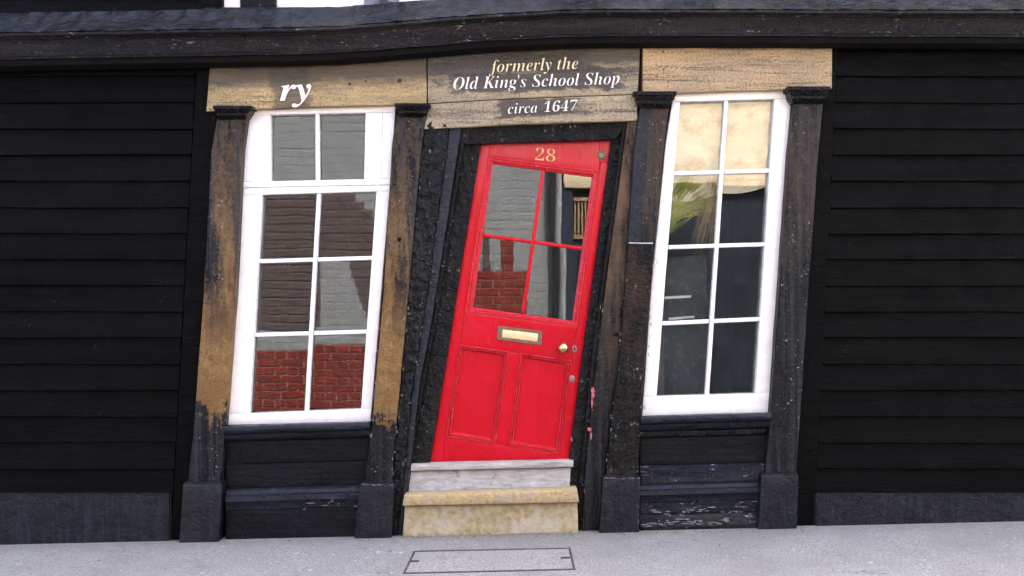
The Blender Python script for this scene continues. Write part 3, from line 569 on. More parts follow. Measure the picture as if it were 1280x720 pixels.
# --- paint knocked off the arrises
M['chip'] = simple('bare_undercoat', (.17, .16, .15), .7, var=.4, vs_=60, bump=.001)
def chips(edge, y_, n_, seed, spread=1.2, size=1.0):
    rr = random.Random(seed); vv, fc = [], []
    for i in range(n_):
        t_ = rr.random(); t_ = min(1, max(0, t_ + .06 * math.sin(t_ * 40)))
        cx_, cy_ = poly_at(edge, t_); cx_ += rr.gauss(0, spread)
        w_, h_ = rr.uniform(.25, .8) * size, rr.uniform(.4, 2.4) * size * rr.choice((1, 1, 1.8))
        if abs(edge[0][1] - edge[-1][1]) < 20: w_, h_ = h_ * 1.6, w_; cy_ += rr.gauss(0, spread)
        k_ = len(vv); m_ = 7
        pts = [P(cx_ + math.cos(2 * math.pi * q / m_) * w_ * rr.uniform(.5, 1.2), cy_ + math.sin(2 * math.pi * q / m_) * h_ * rr.uniform(.6, 1.2), y_) for q in range(m_)]
        vv += pts + [p_ + Vector((0, .008, 0)) for p_ in pts]
        fc += [tuple(range(k_, k_ + m_))] + [(k_ + q, k_ + (q + 1) % m_, k_ + m_ + (q + 1) % m_, k_ + m_ + q) for q in range(m_)]
    o = finish('paint_chips', vv, fc, M['chip'], shop, smooth=0); o['kind'] = 'stuff'
chips([(481, 365), (467, 515), (463, 545)], -.0635, 20, 11); chips([(512, 360), (496, 520), (490, 603)], -.0635, 14, 12)
chips([(466, 517), (496, 517)], -.064, 12, 13, 2.2, .6); chips([(451, 606), (493, 606)], -.0965, 16, 14, .6, .6)
chips([(560, 180), (536, 360), (517, 480), (506, 580)], -.056, 26, 15, 2.5, .7); chips([(527, 190), (512, 360), (505, 450), (496, 540)], -.056, 22, 16, 2, .7)
chips([(583, 180), (557, 330), (546, 400), (531, 480), (519, 550)], .0135, 36, 17, 4, .6); chips([(777, 180), (751, 360), (739, 450), (729, 545)], .0135, 26, 18, 2.5, .6)
chips([(786, 310), (781, 360), (774, 450), (762, 545), (757, 600)], -.0625, 28, 19, 1.0, .8); chips([(818, 310), (814, 360), (806, 450), (800, 545)], -.0625, 22, 20, 2.2)
chips([(757, 360), (746, 450), (736, 545), (728, 650)], -.034, 22, 21, 1.5, .8); chips([(754, 598), (799, 598)], -.0965, 16, 22, .6, .6); chips([(798, 600), (798, 660)], -.0965, 14, 23, .5, .7)
chips([(802, 655), (905, 652)], -.0695, 34, 24, 3, 1.5); chips([(802, 642), (940, 638)], -.071, 26, 25, 3, .9); chips([(372, 632), (445, 629)], -.066, 10, 26, 3, .8)

# --- sign boards with their words
pale = (.46, .37, .26)
fl = P(450, 105, -.05); fz = P(640, 95, -.05)
M['fas_l'] = fascia_mat('gold_sheen_left_signboard', (.62, .44, .19), (.29, .21, .105), [(P(366, 118).x, P(366, 118).z, .12, .16, .7)], (P(450, 89, -.05).z, .07, .035))
M['fas_c'] = fascia_mat('gold_sheen_middle_signboard', (.47, .37, .22), (.22, .18, .12),
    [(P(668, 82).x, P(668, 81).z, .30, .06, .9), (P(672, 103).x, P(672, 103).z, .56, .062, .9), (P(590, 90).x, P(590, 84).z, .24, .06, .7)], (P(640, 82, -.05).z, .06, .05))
M['fas_b'] = fascia_mat('gold_sheen_lower_signboard', (.50, .39, .235), (.25, .20, .135), [(P(680, 136).x, P(680, 136).z, .24, .055, .9)], None)
M['fas_r'] = fascia_mat('gold_sheen_right_signboard', (.62, .43, .22), (.38, .28, .165), [], None)
f1 = timber('signboard', [(262, 84), (370, 78), (533, 70)], [(258, 139), (370, 134), (490, 131), (533.5, 129)], -.05, .08, M['fas_l'], shop, r=.004, amp=.003, fr=7)
f2 = timber('signboard', [(534.5, 70), (640, 62), (800.5, 56)], [(535, 129), (640, 123), (797, 117.5)], -.052, .08, M['fas_c'], shop, r=.003, amp=.0025, fr=7)
f3 = timber('signboard', [(536.5, 130), (640, 124), (796, 118.5)], [(530, 161.5), (640, 155.5), (796.5, 150.5)], -.052, .08, M['fas_b'], shop, r=.003, amp=.002, fr=7)
f4 = timber('signboard', [(803.5, 54), (910, 51), (1040, 50)], [(803.5, 117.5), (910, 113.5), (1040, 110)], -.05, .08, M['fas_r'], shop, r=.003, amp=.002, fr=7)
f1['label'] = 'black board with a painted golden reflection and a white letter y'; f2['label'] = 'board lettered formerly the Old King\'s School Shop'
f3['label'] = 'narrow board lettered circa 1647'; f4['label'] = 'plain board with a painted tan reflection over the right window'
lettering('lettering', 'ry', (351, 126), (392, 124.6), -.0555, M['white_letter'], f1, thick=.002, vscale=.2)
def words(text, p0, p1, mat, parent, weight=-.0014):
    adv = lambda s_: sum(260 if ch == ' ' else GL[ch][0] for ch in s_)
    tot = adv(text); pos = 0
    for wd_ in text.split(' '):
        at = lambda u: (p0[0] + (p1[0] - p0[0]) * u / tot, p0[1] + (p1[1] - p0[1]) * u / tot)
        lettering('lettering', wd_, at(pos), at(pos + adv(wd_)), -.0560, mat, parent, thick=.002, weight=weight)
        pos += adv(wd_) + 260
words('formerly the', (615, 90.5), (724, 86), M['cream_letter'], f2)
words("Old King's School Shop", (566, 112), (776, 104.8), M['white_letter'], f2)
words('circa 1647', (635, 142.3), (721, 138.2), M['white_letter'], f3)

def bolt(px, py, y_, r_, parent, mat):
    disc('bolt', P(px, py, y_), r_, [(.02, y_ - .007), (.6, y_ - .006), (.95, y_ - .002), (1, y_ + .004)], mat, parent, seg=14)
bolt(499.5, 100.5, -.053, .013, f1, M['iron']); bolt(457.5, 101, -.053, .006, f1, M['iron']); bolt(437, 105, -.053, .008, f1, M['iron'])
bolt(499, 299, -.064, .013, shop, M['black']); bolt(770, 418, -.034, .014, shop, M['black'])
# --- cornice and the lead above it, sagging over the left window
def crest(px):
    pts = [(200, 40), (370, 37), (420, 35.5), (470, 32), (540, 26), (590, 21.5), (640, 18.5), (700, 15.5), (760, 14.2), (910, 14), (1100, 15)]
    for (x0, y0), (x1, y1) in zip(pts, pts[1:]):
        if px <= x1:
            u = (px - x0) / (x1 - x0); return y0 + (y1 - y0) * u
    return pts[-1][1]
moulding('cornice', -70, 1350, [(-2.5, .05), (-2.5, -.15), (-1.5, -.205), (1, -.215), (3, -.21), (4, -.195), (6.5, -.188), (7, -.178), (27.5, -.17), (28.5, -.178), (31, -.176), (31, -.165), (30.5, -.155), (30, .05)],
         M['cornice'], shop, bend=crest, amp=.0025, wob=.003, res=.02)
moulding('soffit_board', -70, 1350, [(31.5, -.16), (39, -.150), (43, -.105), (46, -.075), (46, .05), (31.5, .05)], M['soffit_shade'], shop, bend=crest, amp=.001)  # coloured near-black to paint the deep shade below the cornice
moulding('lead_flashing', -70, 1350, [(-1, -.19), (-3, -.20), (-4.5, -.19), (-8, -.15), (-14, -.11), (-20, -.075), (-27, -.05), (-27, .06), (-1, .06)],
         M['lead'], shop, bend=crest, amp=.014, wob=.004, res=.012, fr=16)

# --- upper storey: white plaster between dark timbers
def panel_px(name, q, yf, yb, mat): return quad(name, q, yf, yb, mat, shop, r=.004, amp=.001)
M['rail'] = black_paint('rail_blue_black', base=(.014, .016, .020), worn=(.05, .055, .06), lump=.006, rough=(.3, .55), streak=(.3, 1, 1.5))
boxw('plaster_wall', P(255, 0).x, P(1045, 0).x, .02, .30, 2.9, 7.6, M['plaster'], shop)
for (a, b) in ((455, 498), (566, 640), (700, 760), (840, 900), (960, 1010), (300, 345)):
    if a in (566,):
        continue
    timber('stud', [(a, -900), (a, 14)], [(b, -900), (b, 14)], -.012, .06, M['timber_grey'] if a == 455 else M['black'], shop, amp=.003, res=.08)
timber('iron_strap', [(474.5, -60), (474.5, 17)], [(484, -60), (484, 17)], -.03, .0, M['iron'], shop, res=.03, amp=.001)
timber('bottom_rail', [(252, 9), (455, 8.5), (497, 8), (566, 0), (640, -10), (800, -12), (1048, -12)], [(252, 40), (455, 40), (497, 36), (566, 30), (640, 24), (800, 20), (1048, 20)], -.03, .06, M['rail'], shop, amp=.004, res=.03)
for zz in (4.9, 7.5):
    boxw('beam', P(250, 0).x, P(1050, 0).x, -.06, .1, zz, zz + .2, M['black'], shop, .01)
xl, xr = P(240, 0).x, P(1060, 0).x
finish('roof', [(xl, -.35, 7.5), (xr, -.35, 7.5), (xr, 3, 9.6), (xl, 3, 9.6), (xl, 6.4, 7.5), (xr, 6.4, 7.5)], [(0, 1, 2, 3), (3, 2, 5, 4), (0, 3, 4), (1, 5, 2), (0, 4, 5, 1)], M['iron'], shop, smooth=0)

# --- the room behind
rm = empty('shop_room', (0, 1.5, 0), None, None, None, shop)
X0, X1, Y0, Y1, Z0, Z1 = P(262, 0).x, P(1010, 0).x, .12, 3.2, -.1, 2.88
boxw('back_wall', X0, X1, Y1, Y1 + .1, Z0, Z1, M['room'], rm)
boxw('side_wall', X0 - .1, X0, Y0, Y1 + .1, Z0, Z1, M['room'], rm)
boxw('side_wall', X1, X1 + .1, Y0, Y1 + .1, Z0, Z1, M['room'], rm)
boxw('room_floor', X0, X1, Y0, Y1, Z0 - .1, Z0 + .05, M['room_floor'], rm)
boxw('room_ceiling', X0, X1, Y0, Y1, Z1, Z1 + .1, M['room'], rm)
for (a, b) in ((482, 530), (782, 834)):       # inner linings that part the windows from the doorway
    boxw('partition', P(a, 0).x, P(b, 0).x, .11, 1.4, Z0, Z1, M['room'], rm)

# --- windows
def line(pts):
    def f(y):
        if y <= pts[0][1]: p, q = pts[0], pts[1]
        else:
            p, q = pts[-2], pts[-1]
            for a, b in zip(pts, pts[1:]):
                if y <= b[1]: p, q = a, b; break
        return p[0] + (q[0] - p[0]) * (y - p[1]) / (q[1] - p[1])
    return f
def tilted(y0, px0, k):
    return lambda px: y0 + (px - px0) * k
def meet(xf, yf_):
    y = 300.
    for _ in range(8): y = yf_(xf(y))
    return (xf(y), y)
def pane(q, y, parent):
    o = [P(*p, y) for p in q]
    cx = sum((v for v in o), Vector()) / 4
    ax, az = random.uniform(-.005, .005), random.uniform(-.005, .005)
    vv = []
    for dy in (0, .004):
        for v in o:
            d = v - cx
            vv.append(Vector((v.x, y + dy + d.x * ax + d.z * az, v.z)))
    return finish('pane', vv, [(0, 1, 2, 3), (7, 6, 5, 4), (0, 4, 5, 1), (1, 5, 6, 2), (2, 6, 7, 3), (3, 7, 4, 0)], M['glass'], parent, smooth=0)
def sash(win, XL, XR, bars_x, YT, YB, bars_y, yf, hw=2.6, gy=.045):
    """bars and panes between the inner edges XL..XR (functions of py) and YT..YB (functions of px)"""
    def sh(f, d): return lambda v: f(v) + d
    xs = [XL] + bars_x + [XR]; ys = [YT] + bars_y + [YB]
    for b in bars_x:
        l, r_ = sh(b, -hw), sh(b, hw)
        quad('glazing_bar', [meet(l, YT), meet(r_, YT), meet(r_, YB), meet(l, YB)], yf, yf + .035, M['white'], win, r=.006, amp=.0006, wob=.0006)
    for b in bars_y:
        t_, b_ = sh(b, -hw), sh(b, hw)
        for i in range(len(xs) - 1):
            a = xs[i] if i == 0 else sh(xs[i], hw); c_ = xs[i + 1] if i == len(xs) - 2 else sh(xs[i + 1], -hw)
            quad('glazing_bar', [meet(a, t_), meet(c_, t_), meet(c_, b_), meet(a, b_)], yf + .001, yf + .035, M['white'], win, r=.006, amp=.0006, wob=.0006)
    for j in range(len(ys) - 1):
        for i in range(len(xs) - 1):
            pane([meet(xs[i], ys[j]), meet(xs[i + 1], ys[j]), meet(xs[i + 1], ys[j + 1]), meet(xs[i], ys[j + 1])], gy, win)
wk = dict(r=.005, amp=.0008, wob=.001)
W1 = empty('window', P(390, 540, 0), 'white window of small panes left of the door', None, None, shop)
oL = line([(310, 139), (302, 241), (296, 360), (283, 530)]); oR = line([(494.5, 132), (487.5, 232), (479, 360), (463, 527)])
# upper light
uL = line([(338, 142), (338, 226)]); uR = line([(457, 140), (455, 224)]); uB = line([(396.5, 140), (397, 226)])
tT = tilted(141.5, 430, -.02); tB = tilted(224.5, 430, -.02)
top = tilted(133.5, 430, -.04); trn = tilted(232, 430, -.02)
quad('head_rail', [meet(oL, top), meet(oR, top), meet(oR, tT), meet(oL, tT)], .0, .1, M['white'], W1, **wk)
js = line([(478.5, 141), (476.5, 224)]); jl = line([(320, 141), (318, 224)])
quad('stile', [meet(uR, tT), meet(js, tT), meet(js, tB), meet(uR, tB)], .006, .1, M['white'], W1, **wk)
quad('stile', [meet(js, tT), meet(oR, tT), meet(oR, tB), meet(js, tB)], .0, .1, M['white'], W1, **wk)
quad('stile', [meet(oL, tT), meet(uL, tT), meet(uL, tB), meet(oL, tB)], .002, .1, M['white'], W1, **wk)
quad('transom', [meet(oL, tB), meet(oR, tB), meet(oR, trn), meet(oL, trn)], -.004, .1, M['white'], W1, **wk)
sash(W1, uL, uR, [uB], tT, tB, [], .012, gy=.05)
# lower sash
lL = line([(328, 241), (322, 360), (312, 513)]); lR = line([(470.5, 241), (464, 360), (451, 513)]); lB = line([(398.5, 241), (393, 360), (383, 513)])
s0 = tilted(240.5, 430, -.03); s1 = tilted(323.5, 430, -.03); s2 = tilted(415.5, 430, -.03); s3 = tilted(512.5, 430, -.04); bt = tilted(527, 463, -.025)
quad('top_rail', [meet(oL, trn), meet(oR, trn), meet(oR, s0), meet(oL, s0)], .004, .1, M['white'], W1, **wk)
quad('stile', [meet(lR, s0), meet(oR, s0), meet(oR, s3), meet(lR, s3)], .002, .1, M['white'], W1, **wk)
quad('stile', [meet(oL, s0), meet(lL, s0), meet(lL, s3), meet(oL, s3)], .002, .1, M['white'], W1, **wk)
quad('bottom_rail', [meet(oL, s3), meet(oR, s3), meet(oR, bt), meet(oL, bt)], -.002, .1, M['white'], W1, **wk)
sash(W1, lL, lR, [lB], s0, s3, [s1, s2], .012)

W2 = empty('window', P(890, 540, 0), 'white window of small panes right of the door', None, None, shop)
oL = line([(842, 116.5), (832, 180), (814, 360), (802.5, 521)]); oR = line([(990, 112), (984, 180), (972, 360), (962, 516)])
lL = line([(850.5, 126), (842.5, 215), (836, 306), (831, 360), (821, 495)]); lB = line([(908, 125), (903, 215), (896.5, 306), (889, 400), (884, 495)]); lR = line([(968, 124), (962, 215), (957, 306), (951, 400), (944, 495)])
top = tilted(117, 842, -.03); s0 = tilted(126.5, 870, -.03); s1 = tilted(216, 870, -.03); s2 = tilted(308, 870, -.03); s3 = tilted(402.5, 870, -.045); s4 = tilted(495, 850, -.03); bt = tilted(520.5, 803, -.028)
quad('head_rail', [meet(oL, top), meet(oR, top), meet(oR, s0), meet(oL, s0)], .0, .1, M['white'], W2, **wk)
quad('stile', [meet(oL, s0), meet(lL, s0), meet(lL, s4), meet(oL, s4)], .002, .1, M['white'], W2, **wk) if False else timber('stile', [meet(oL, s0), (832, 180), (814, 360), meet(oL, s4)], [meet(lL, s0), (845.5, 180), (831, 360), meet(lL, s4)], .002, .1, M['white'], W2, **wk)
quad('stile', [meet(lR, s0), meet(oR, s0), meet(oR, s4), meet(lR, s4)], .002, .1, M['white'], W2, **wk)
quad('bottom_rail', [meet(oL, s4), meet(oR, s4), meet(oR, bt), meet(oL, bt)], -.002, .1, M['white'], W2, **wk)
sash(W2, lL, lR, [lB], s0, s4, [s1, s2, s3], .012)

# --- sills, panels and skirtings under the windows
def under(px0, px1, y_sill, k, x0, rows):
    bend = lambda px: y_sill + (px - x0) * k
    moulding('sill', px0, px1, [(0, .08), (-.5, -.06), (1, -.092), (4, -.098), (8, -.094), (10, -.08), (11.5, -.062), (16, -.055), (19, -.03), (21, .02), (21, .08)], M['black_blue'], shop, bend=bend, amp=.0015)
    for kind, a, b, y, mat in rows:
        A = [(px0, bend(px0) + a), (px1, bend(px1) + a)]; B = [(px0, bend(px0) + b), (px1, bend(px1) + b)]
        if kind == 'board': timber('panel_board', A, B, y, .10, M[mat], shop, r=.004, amp=.0025, fr=9, wob=.002)
        else:
            h = b - a
            moulding('skirting_moulding', px0, px1, [(a, .08), (a, y + .03), (a + .12 * h, y + .012), (a + .3 * h, y + .006), (a + .38 * h, y - .012), (a + .62 * h, y - .014), (a + .72 * h, y - .002), (b, y + .002), (b, .08)], M[mat], shop, bend=bend, amp=.002)
under(282, 463, 527, -.03, 463, [('board', 20, 48, -.006, 'panel'), ('board', 48.5, 80, -.004, 'panel'), ('mould', 79, 105, -.05, 'black_blue'), ('board', 105.5, 150, -.04, 'panel')])
under(800, 962, 520, -.028, 803, [('board', 20, 27, -.03, 'black'), ('board', 27.5, 62, -.008, 'panel'), ('board', 62.5, 85, -.012, 'peeled'), ('mould', 85, 108, -.04, 'black_blue'), ('board', 108.5, 123, -.035, 'peeled'), ('mould', 123, 150, -.055, 'peeled')])

# --- the red door, leaning to the right, its head and foot cut level with the frame
door = empty('door', P(623, 577, .07), 'bright red four-light door leaning to the right', None, None, shop)
DY = .045
def dline(p, q):            # a line through two points, as a function of u along the door's width
    return lambda px: p[1] + (q[1] - p[1]) * (px - p[0]) / (q[0] - p[0])
dL = line([(600.5, 178), (537, 577)]); dR = line([(765.5, 173), (740, 360), (711, 575)])
gT = dline((611, 195), (749.5, 214)); gB = dline((581, 389), (721.5, 407))
gL = line([(611, 195), (581, 389)]); gR = line([(749.5, 214), (721.5, 407)])
pT = dline((579, 431.5), (708, 449.5)); pB = dline((564, 546.5), (692.5, 566))
topL = dline((600, 178.3), (766, 173)); botL = dline((537, 577), (711, 575))
dk = dict(r=.0025, amp=.0008, fr=9, wob=.0006, gap=.0004)
quad('stile', [meet(dL, topL), (613, 178), (613, 196) , meet(dL, gT)], DY, DY + .04, M['red'], door, **dk) if False else None
timber('stile', [meet(dL, topL), meet(dL, botL)], [meet(gL, topL), meet(gL, gT), meet(gL, gB), meet(line([(581, 389), (555, 560)]), botL)], DY, DY + .04, M['red'], door, **dk)
rs = line([(749.5, 214), (721.5, 407), (697, 576)])
timber('stile', [meet(rs, dline((740, 204), (765, 203))), meet(gR, gT), meet(gR, gB), meet(rs, botL)], [meet(dR, dline((740, 204), (765, 203))), (740, 360), (727, 450), meet(dR, botL)], DY, DY + .04, M['red'], door, **dk)
quad('top_rail', [meet(gL, topL), meet(dR, topL), meet(dR, dline((740, 204), (765, 203))), meet(gL, gT)], DY - .0015, DY + .04, M['red'], door, **dk) if False else None
me_top = timber('top_rail', [meet(gL, topL), meet(dR, topL)], [meet(gL, gT), (700, 207.2), (748.5, 213.5), (749.8, 203.6), meet(dR, dline((740, 203.4), (765, 202.6)))], DY - .001, DY + .04, M['red'], door, **dk) if False else None
# top rail is cut like a wedge: its lower edge slopes with the glass, then steps up at the right stile
timber('top_rail', [meet(gL, topL), (749.5, 173.5)], [(611, 195), (749.5, 213.8)], DY - .001, DY + .04, M['red'], door, **dk)
quad('rail_end', [(749.6, 173.5), (765.6, 173), (761.2, 203), (749.8, 203.5)], DY - .0005, DY + .04, M['red'], door, **dk)
st = line([(581, 389), (555, 560)])
timber('lock_rail', [meet(st, gB), meet(rs, gB)], [meet(st, pT), meet(rs, pT)], DY - .0005, DY + .04, M['red'], door, **dk)
timber('bottom_rail', [meet(st, pB), meet(rs, pB)], [meet(st, botL), meet(rs, botL)], DY - .0005, DY + .04, M['red'], door, **dk)
mL = line([(636.5, 439), (619, 556)]); mR = line([(651, 441), (636, 558)])
quad('muntin', [meet(mL, pT), meet(mR, pT), meet(mR, pB), meet(mL, pB)], DY, DY + .04, M['red'], door, **dk)
for (a, b) in ((st, mL), (mR, rs)):
    q = [meet(a, pT), meet(b, pT), meet(b, pB), meet(a, pB)]
    quad('panel', q, DY + .020, DY + .034, M['red'], door, r=.002, amp=.0008, fr=7, wob=0)
    cx = sum(p[0] for p in q) / 4; cy = sum(p[1] for p in q) / 4
    def inset(d):
        sx = 1 - d / (abs(q[1][0] - q[0][0]) / 2); sy = 1 - d / (abs(q[3][1] - q[0][1]) / 2)
        return [(cx + (p[0] - cx) * sx, cy + (p[1] - cy) * sy) for p in q]
    ring('panel_moulding', inset(-.4), inset(6), [(0, DY + .03), (0, DY - .002), (.12, DY - .006), (.3, DY - .005), (.40, DY + .007), (.5, DY + .007), (.55, DY + .001), (.72, DY + .003), (.85, DY + .013), (1, DY + .0195), (1, DY + .03)], DY, M['red_edge'], door)
# glazing
g_in = [(616.2, 204.6), (740.2, 221.2), (715.2, 401.2), (591, 384)]
g_out = [(610.6, 194.6), (749.9, 213.6), (721.9, 407.4), (580.6, 389.3)]
ring('glazing_moulding', g_out, g_in, [(0, DY + .02), (0, DY - .002), (.1, DY - .005), (.3, DY - .004), (.42, DY + .002), (.55, DY + .001), (.8, DY + .008), (1, DY + .014), (1, DY + .03), (.8, DY + .03)], DY, M['red_edge'], door)
def gl(u, v):
    a = (g_in[0][0] + (g_in[1][0] - g_in[0][0]) * u, g_in[0][1] + (g_in[1][1] - g_in[0][1]) * u)
    b = (g_in[3][0] + (g_in[2][0] - g_in[3][0]) * u, g_in[3][1] + (g_in[2][1] - g_in[3][1]) * u)
    return (a[0] + (b[0] - a[0]) * v, a[1] + (b[1] - a[1]) * v)
hu, hv = .019, .0125
quad('glazing_bar', [gl(.505 - hu, 0), gl(.505 + hu, 0), gl(.505 + hu, 1), gl(.505 - hu, 1)], DY + .006, DY + .03, M['red'], door, r=.006, amp=.0005, wob=.0006)
quad('glazing_bar', [gl(0, .497 - hv), gl(.505 - hu, .497 - hv), gl(.505 - hu, .497 + hv), gl(0, .497 + hv)], DY + .007, DY + .03, M['red'], door, r=.006, amp=.0005, wob=.0006)
quad('glazing_bar', [gl(.505 + hu, .497 - hv), gl(1, .497 - hv), gl(1, .497 + hv), gl(.505 + hu, .497 + hv)], DY + .007, DY + .03, M['red'], door, r=.006, amp=.0005, wob=.0006)
for u0, u1 in ((0, .505), (.505, 1)):
    for v0, v1 in ((0, .497), (.497, 1)):
        pane([gl(u0, v0), gl(u1, v0), gl(u1, v1), gl(u0, v1)], DY + .022, door)
# ironmongery
LP_o = [(622.2, 407.2), (678, 413.8), (676.6, 431.5), (621, 424.4)]; LP_i = [(628.3, 411.5), (673, 417), (671.6, 427.2), (627.3, 421.4)]
ring('letter_plate', LP_o, LP_i, [(0, DY), (0, DY - .004), (.08, DY - .006), (.8, DY - .006), (.92, DY - .004), (1, DY - .002), (1, DY)], DY, M['bronze'], door)
quad('letter_flap', LP_i, DY - .004, DY - .0005, M['flap'], door, r=.002, amp=.0003, wob=0)
k = P(704, 434.7, DY)
disc('knob', k, .0335, [(0.02, DY - .062), (.35, DY - .060), (.7, DY - .053), (.92, DY - .042), (1, DY - .032), (.93, DY - .022), (.7, DY - .014), (.45, DY - .009), (.42, DY - .004), (.75, DY - .003), (.78, DY)], M['brass'], door)
k = P(718.2, 436.4, DY)
disc('keyhole_plate', k, .021, [(.02, DY - .002), (.9, DY - .002), (1, DY - .0005), (1, DY + .002)], M['steel'], door, sx=.72)
disc('keyhole', Vector((k.x, k.y, k.z + .003)), .0105, [(.02, DY - .0032), (1, DY - .0032), (1, DY)], M['keydark'], door, sx=.5)
k = P(714.4, 473.5, DY)
disc('lock_cylinder', k, .0215, [(.02, DY - .004), (.85, DY - .004), (1, DY - .002), (1, DY + .002)], M['steel'], door)
k = P(752, 194, DY)
disc('lock_cylinder', k, .029, [(.02, DY - .005), (.55, DY - .006), (.62, DY - .003), (.75, DY - .006), (.95, DY - .004), (1, DY + .002)], M['bronze'], door)
lettering('numeral', '2', (667.6, 200), (681.2, 201.2), DY - .003, M['gilt'], door, digit_shear=0, thick=.0015, vscale=.108, weight=-.0022)
lettering('numeral', '8', (681, 201.3), (694.8, 202.4), DY - .003, M['gilt'], door, digit_shear=0, thick=.0015, vscale=.108, weight=-.0022)

# --- things in the right window: a ruched blind, a bundle of dried grasses, a dark board with two white strips
nx, nz = 40, 30; vv = []
tl, tr, bl, br = (846, 112), (972, 108), (838, 252), (962, 232)
for j in range(nz + 1):
    for i in range(nx + 1):
        u, v = i / nx, j / nz
        px = (tl[0] + (tr[0] - tl[0]) * u) * (1 - v) + (bl[0] + (br[0] - bl[0]) * u) * v
        py = (tl[1] + (tr[1] - tl[1]) * u) * (1 - v) + (bl[1] + (br[1] - bl[1]) * u) * v
        sag = abs(math.sin(u * 2 * math.pi)) * 4
        p = P(px, py + sag * v, .10)
        p.y += .020 * math.sin(v * 17 + 1.3 * math.sin(u * 6.28) + 2 * noise.noise(p * 4)) + .012 * noise.noise(p * 11)
        vv.append(p)
fc = [(j * (nx + 1) + i, j * (nx + 1) + i + 1, (j + 1) * (nx + 1) + i + 1, (j + 1) * (nx + 1) + i) for j in range(nz) for i in range(nx)]
bl_o = finish('window_blind', vv, fc, M['blind'])
tag(bl_o, 'cream ruched blind drawn across the top of the right window', 'blind')
def blades(name, base, tips, n, mat, parent, wid=.004):
    vv, fc = [], []
    for i in range(n):
        b0 = P(base[0] + random.gauss(0, base[2]), base[1] + random.gauss(0, base[3]), .075 + random.random() * .03)
        u = random.random()
        t0 = P(tips[0][0] + (tips[1][0] - tips[0][0]) * u + random.gauss(0, 3), tips[0][1] + (tips[1][1] - tips[0][1]) * u + random.gauss(0, 5), .07 + random.random() * .04)
        sd_ = Vector((t0.z - b0.z, 0, b0.x - t0.x)).normalized() * wid * random.uniform(.5, 1)
        mid = b0.lerp(t0, .5) + Vector((0, 0, random.uniform(-.015, .02)))
        k_ = len(vv)
        vv += [b0 - sd_ * .5, b0 + sd_ * .5, mid - sd_ + Vector((0, .003, 0)), mid + sd_, t0]
        fc += [(k_, k_ + 1, k_ + 3, k_ + 2), (k_ + 2, k_ + 3, k_ + 4)]
    return finish(name, vv, fc, mat, parent, smooth=0)
gb = empty('dried_grass_bundle', P(860, 270, .09), 'bundle of dried green grass and straw hung in the right window', 'dried grass')
blades('grass_blades', (836, 268, 4, 9), [(858, 214), (906, 246)], 230, M['grass_dry'], gb, .0022)
blades('grass_blades', (840, 262, 5, 8), [(866, 214), (902, 262)], 160, M['grass_gold'], gb, .002)
blades('straw_stalks', (893, 232, 5, 8), [(862, 308), (897, 340)], 70, M['straw'], gb, .0025)
bo = empty('display_board', P(870, 480, .2), 'dark chalky board with two white strips behind the right window', 'board')
quad('board', [(826, 322), (884, 318), (884, 505), (806, 512)], .16, .175, M['slate'], bo, r=.003, amp=.0005)
quad('white_strip', [(831, 370.5), (864, 369), (864, 372), (831, 374)], .085, .092, M['card'], bo, r=.0005, amp=0, wob=0)
quad('white_strip', [(836, 397), (868, 394.5), (868, 397.5), (836, 400.5)], .085, .092, M['card'], bo, r=.0005, amp=0, wob=0)

# ------------------------------------------------------------------ the neighbours: black weatherboarded fronts
def neighbour(label, x_in_top, x_in_bot, x_out, sign):
    h = empty('weatherboarded_house', Vector(((x_in_bot - 640) / S + sign * 1.5, .1, 0)), label, 'house')
    zt, zb = 6.8, -.15
    def xin(z): 
        u = (z - 0) / 3.1
        return ((x_in_bot + (x_in_top - x_in_bot) * min(u, 1.0)) - 640) / S
    xo = x_out
    # corner board, leaning with the shop
    a0, a1 = xin(0), xin(3.1); cw = .13 * sign
    vv = []
    for z in (zb, 3.1, zt):
        x = xin(z)
        vv.append([Vector((x, -.03, z)), Vector((x + cw, -.03, z)), Vector((x + cw, .15, z)), Vector((x, .15, z))])
    loops_mesh('corner_board', vv, M['tar_board'], h, smooth=0)
    pitch = .155; z = .22; i = 0
    # stone plinth
    x1_ = xin(0) + cw
    lo, hi = sorted((x1_, xo))
    boxw('plinth', lo, hi, -.045, .2, -.3, .235, M['plinth'], h, .01)
    while z < zt:
        xa = xin(z) + cw * 1.02
        cuts = [xa, xa + sign * random.uniform(1.1, 2.2)]
        while abs(cuts[-1] - xo) > 2.4: cuts.append(cuts[-1] + sign * random.uniform(1.6, 2.2))
        cuts.append(xo)
        for c0, c1 in zip(cuts, cuts[1:]):
            n = 20; lps = []; tw = random.uniform(-.004, .004); oy = random.uniform(-.003, .003); ph = random.random() * 50
            for q in range(n + 1):
                x = c0 + sign * .0012 + (c1 - c0 - sign * .0024) * q / n
                dz = .007 * noise.noise(Vector((x * .9, ph, sign))) + tw * (q / n - .5)
                dy = .005 * noise.noise(Vector((x * 1.7, ph + 9, sign * 4))) + oy
                lps.append([Vector((x, -.026 + dy, z + dz)), Vector((x, -.030 + dy, z + .003 + dz)), Vector((x, -.008 + dy, z + pitch + .02)), Vector((x, .008 + dy, z + pitch + .02)), Vector((x, -.006 + dy, z + dz))])
            loops_mesh('weatherboard', lps, M['tar_board'], h)
        z += pitch; i += 1
    lo, hi = sorted((xin(0) - .0, xo))
    boxw('back_structure', lo + (.06 if sign > 0 else 0), hi - (.06 if sign < 0 else 0), .16, 4.0, -.2, 7.3, M['tar_board'], h)
neighbour('black weatherboarded house left of the shopfront', 279, 244, -6.5, -1)
neighbour('black weatherboarded house right of the shopfront', 1020, 988, 6.5, 1)

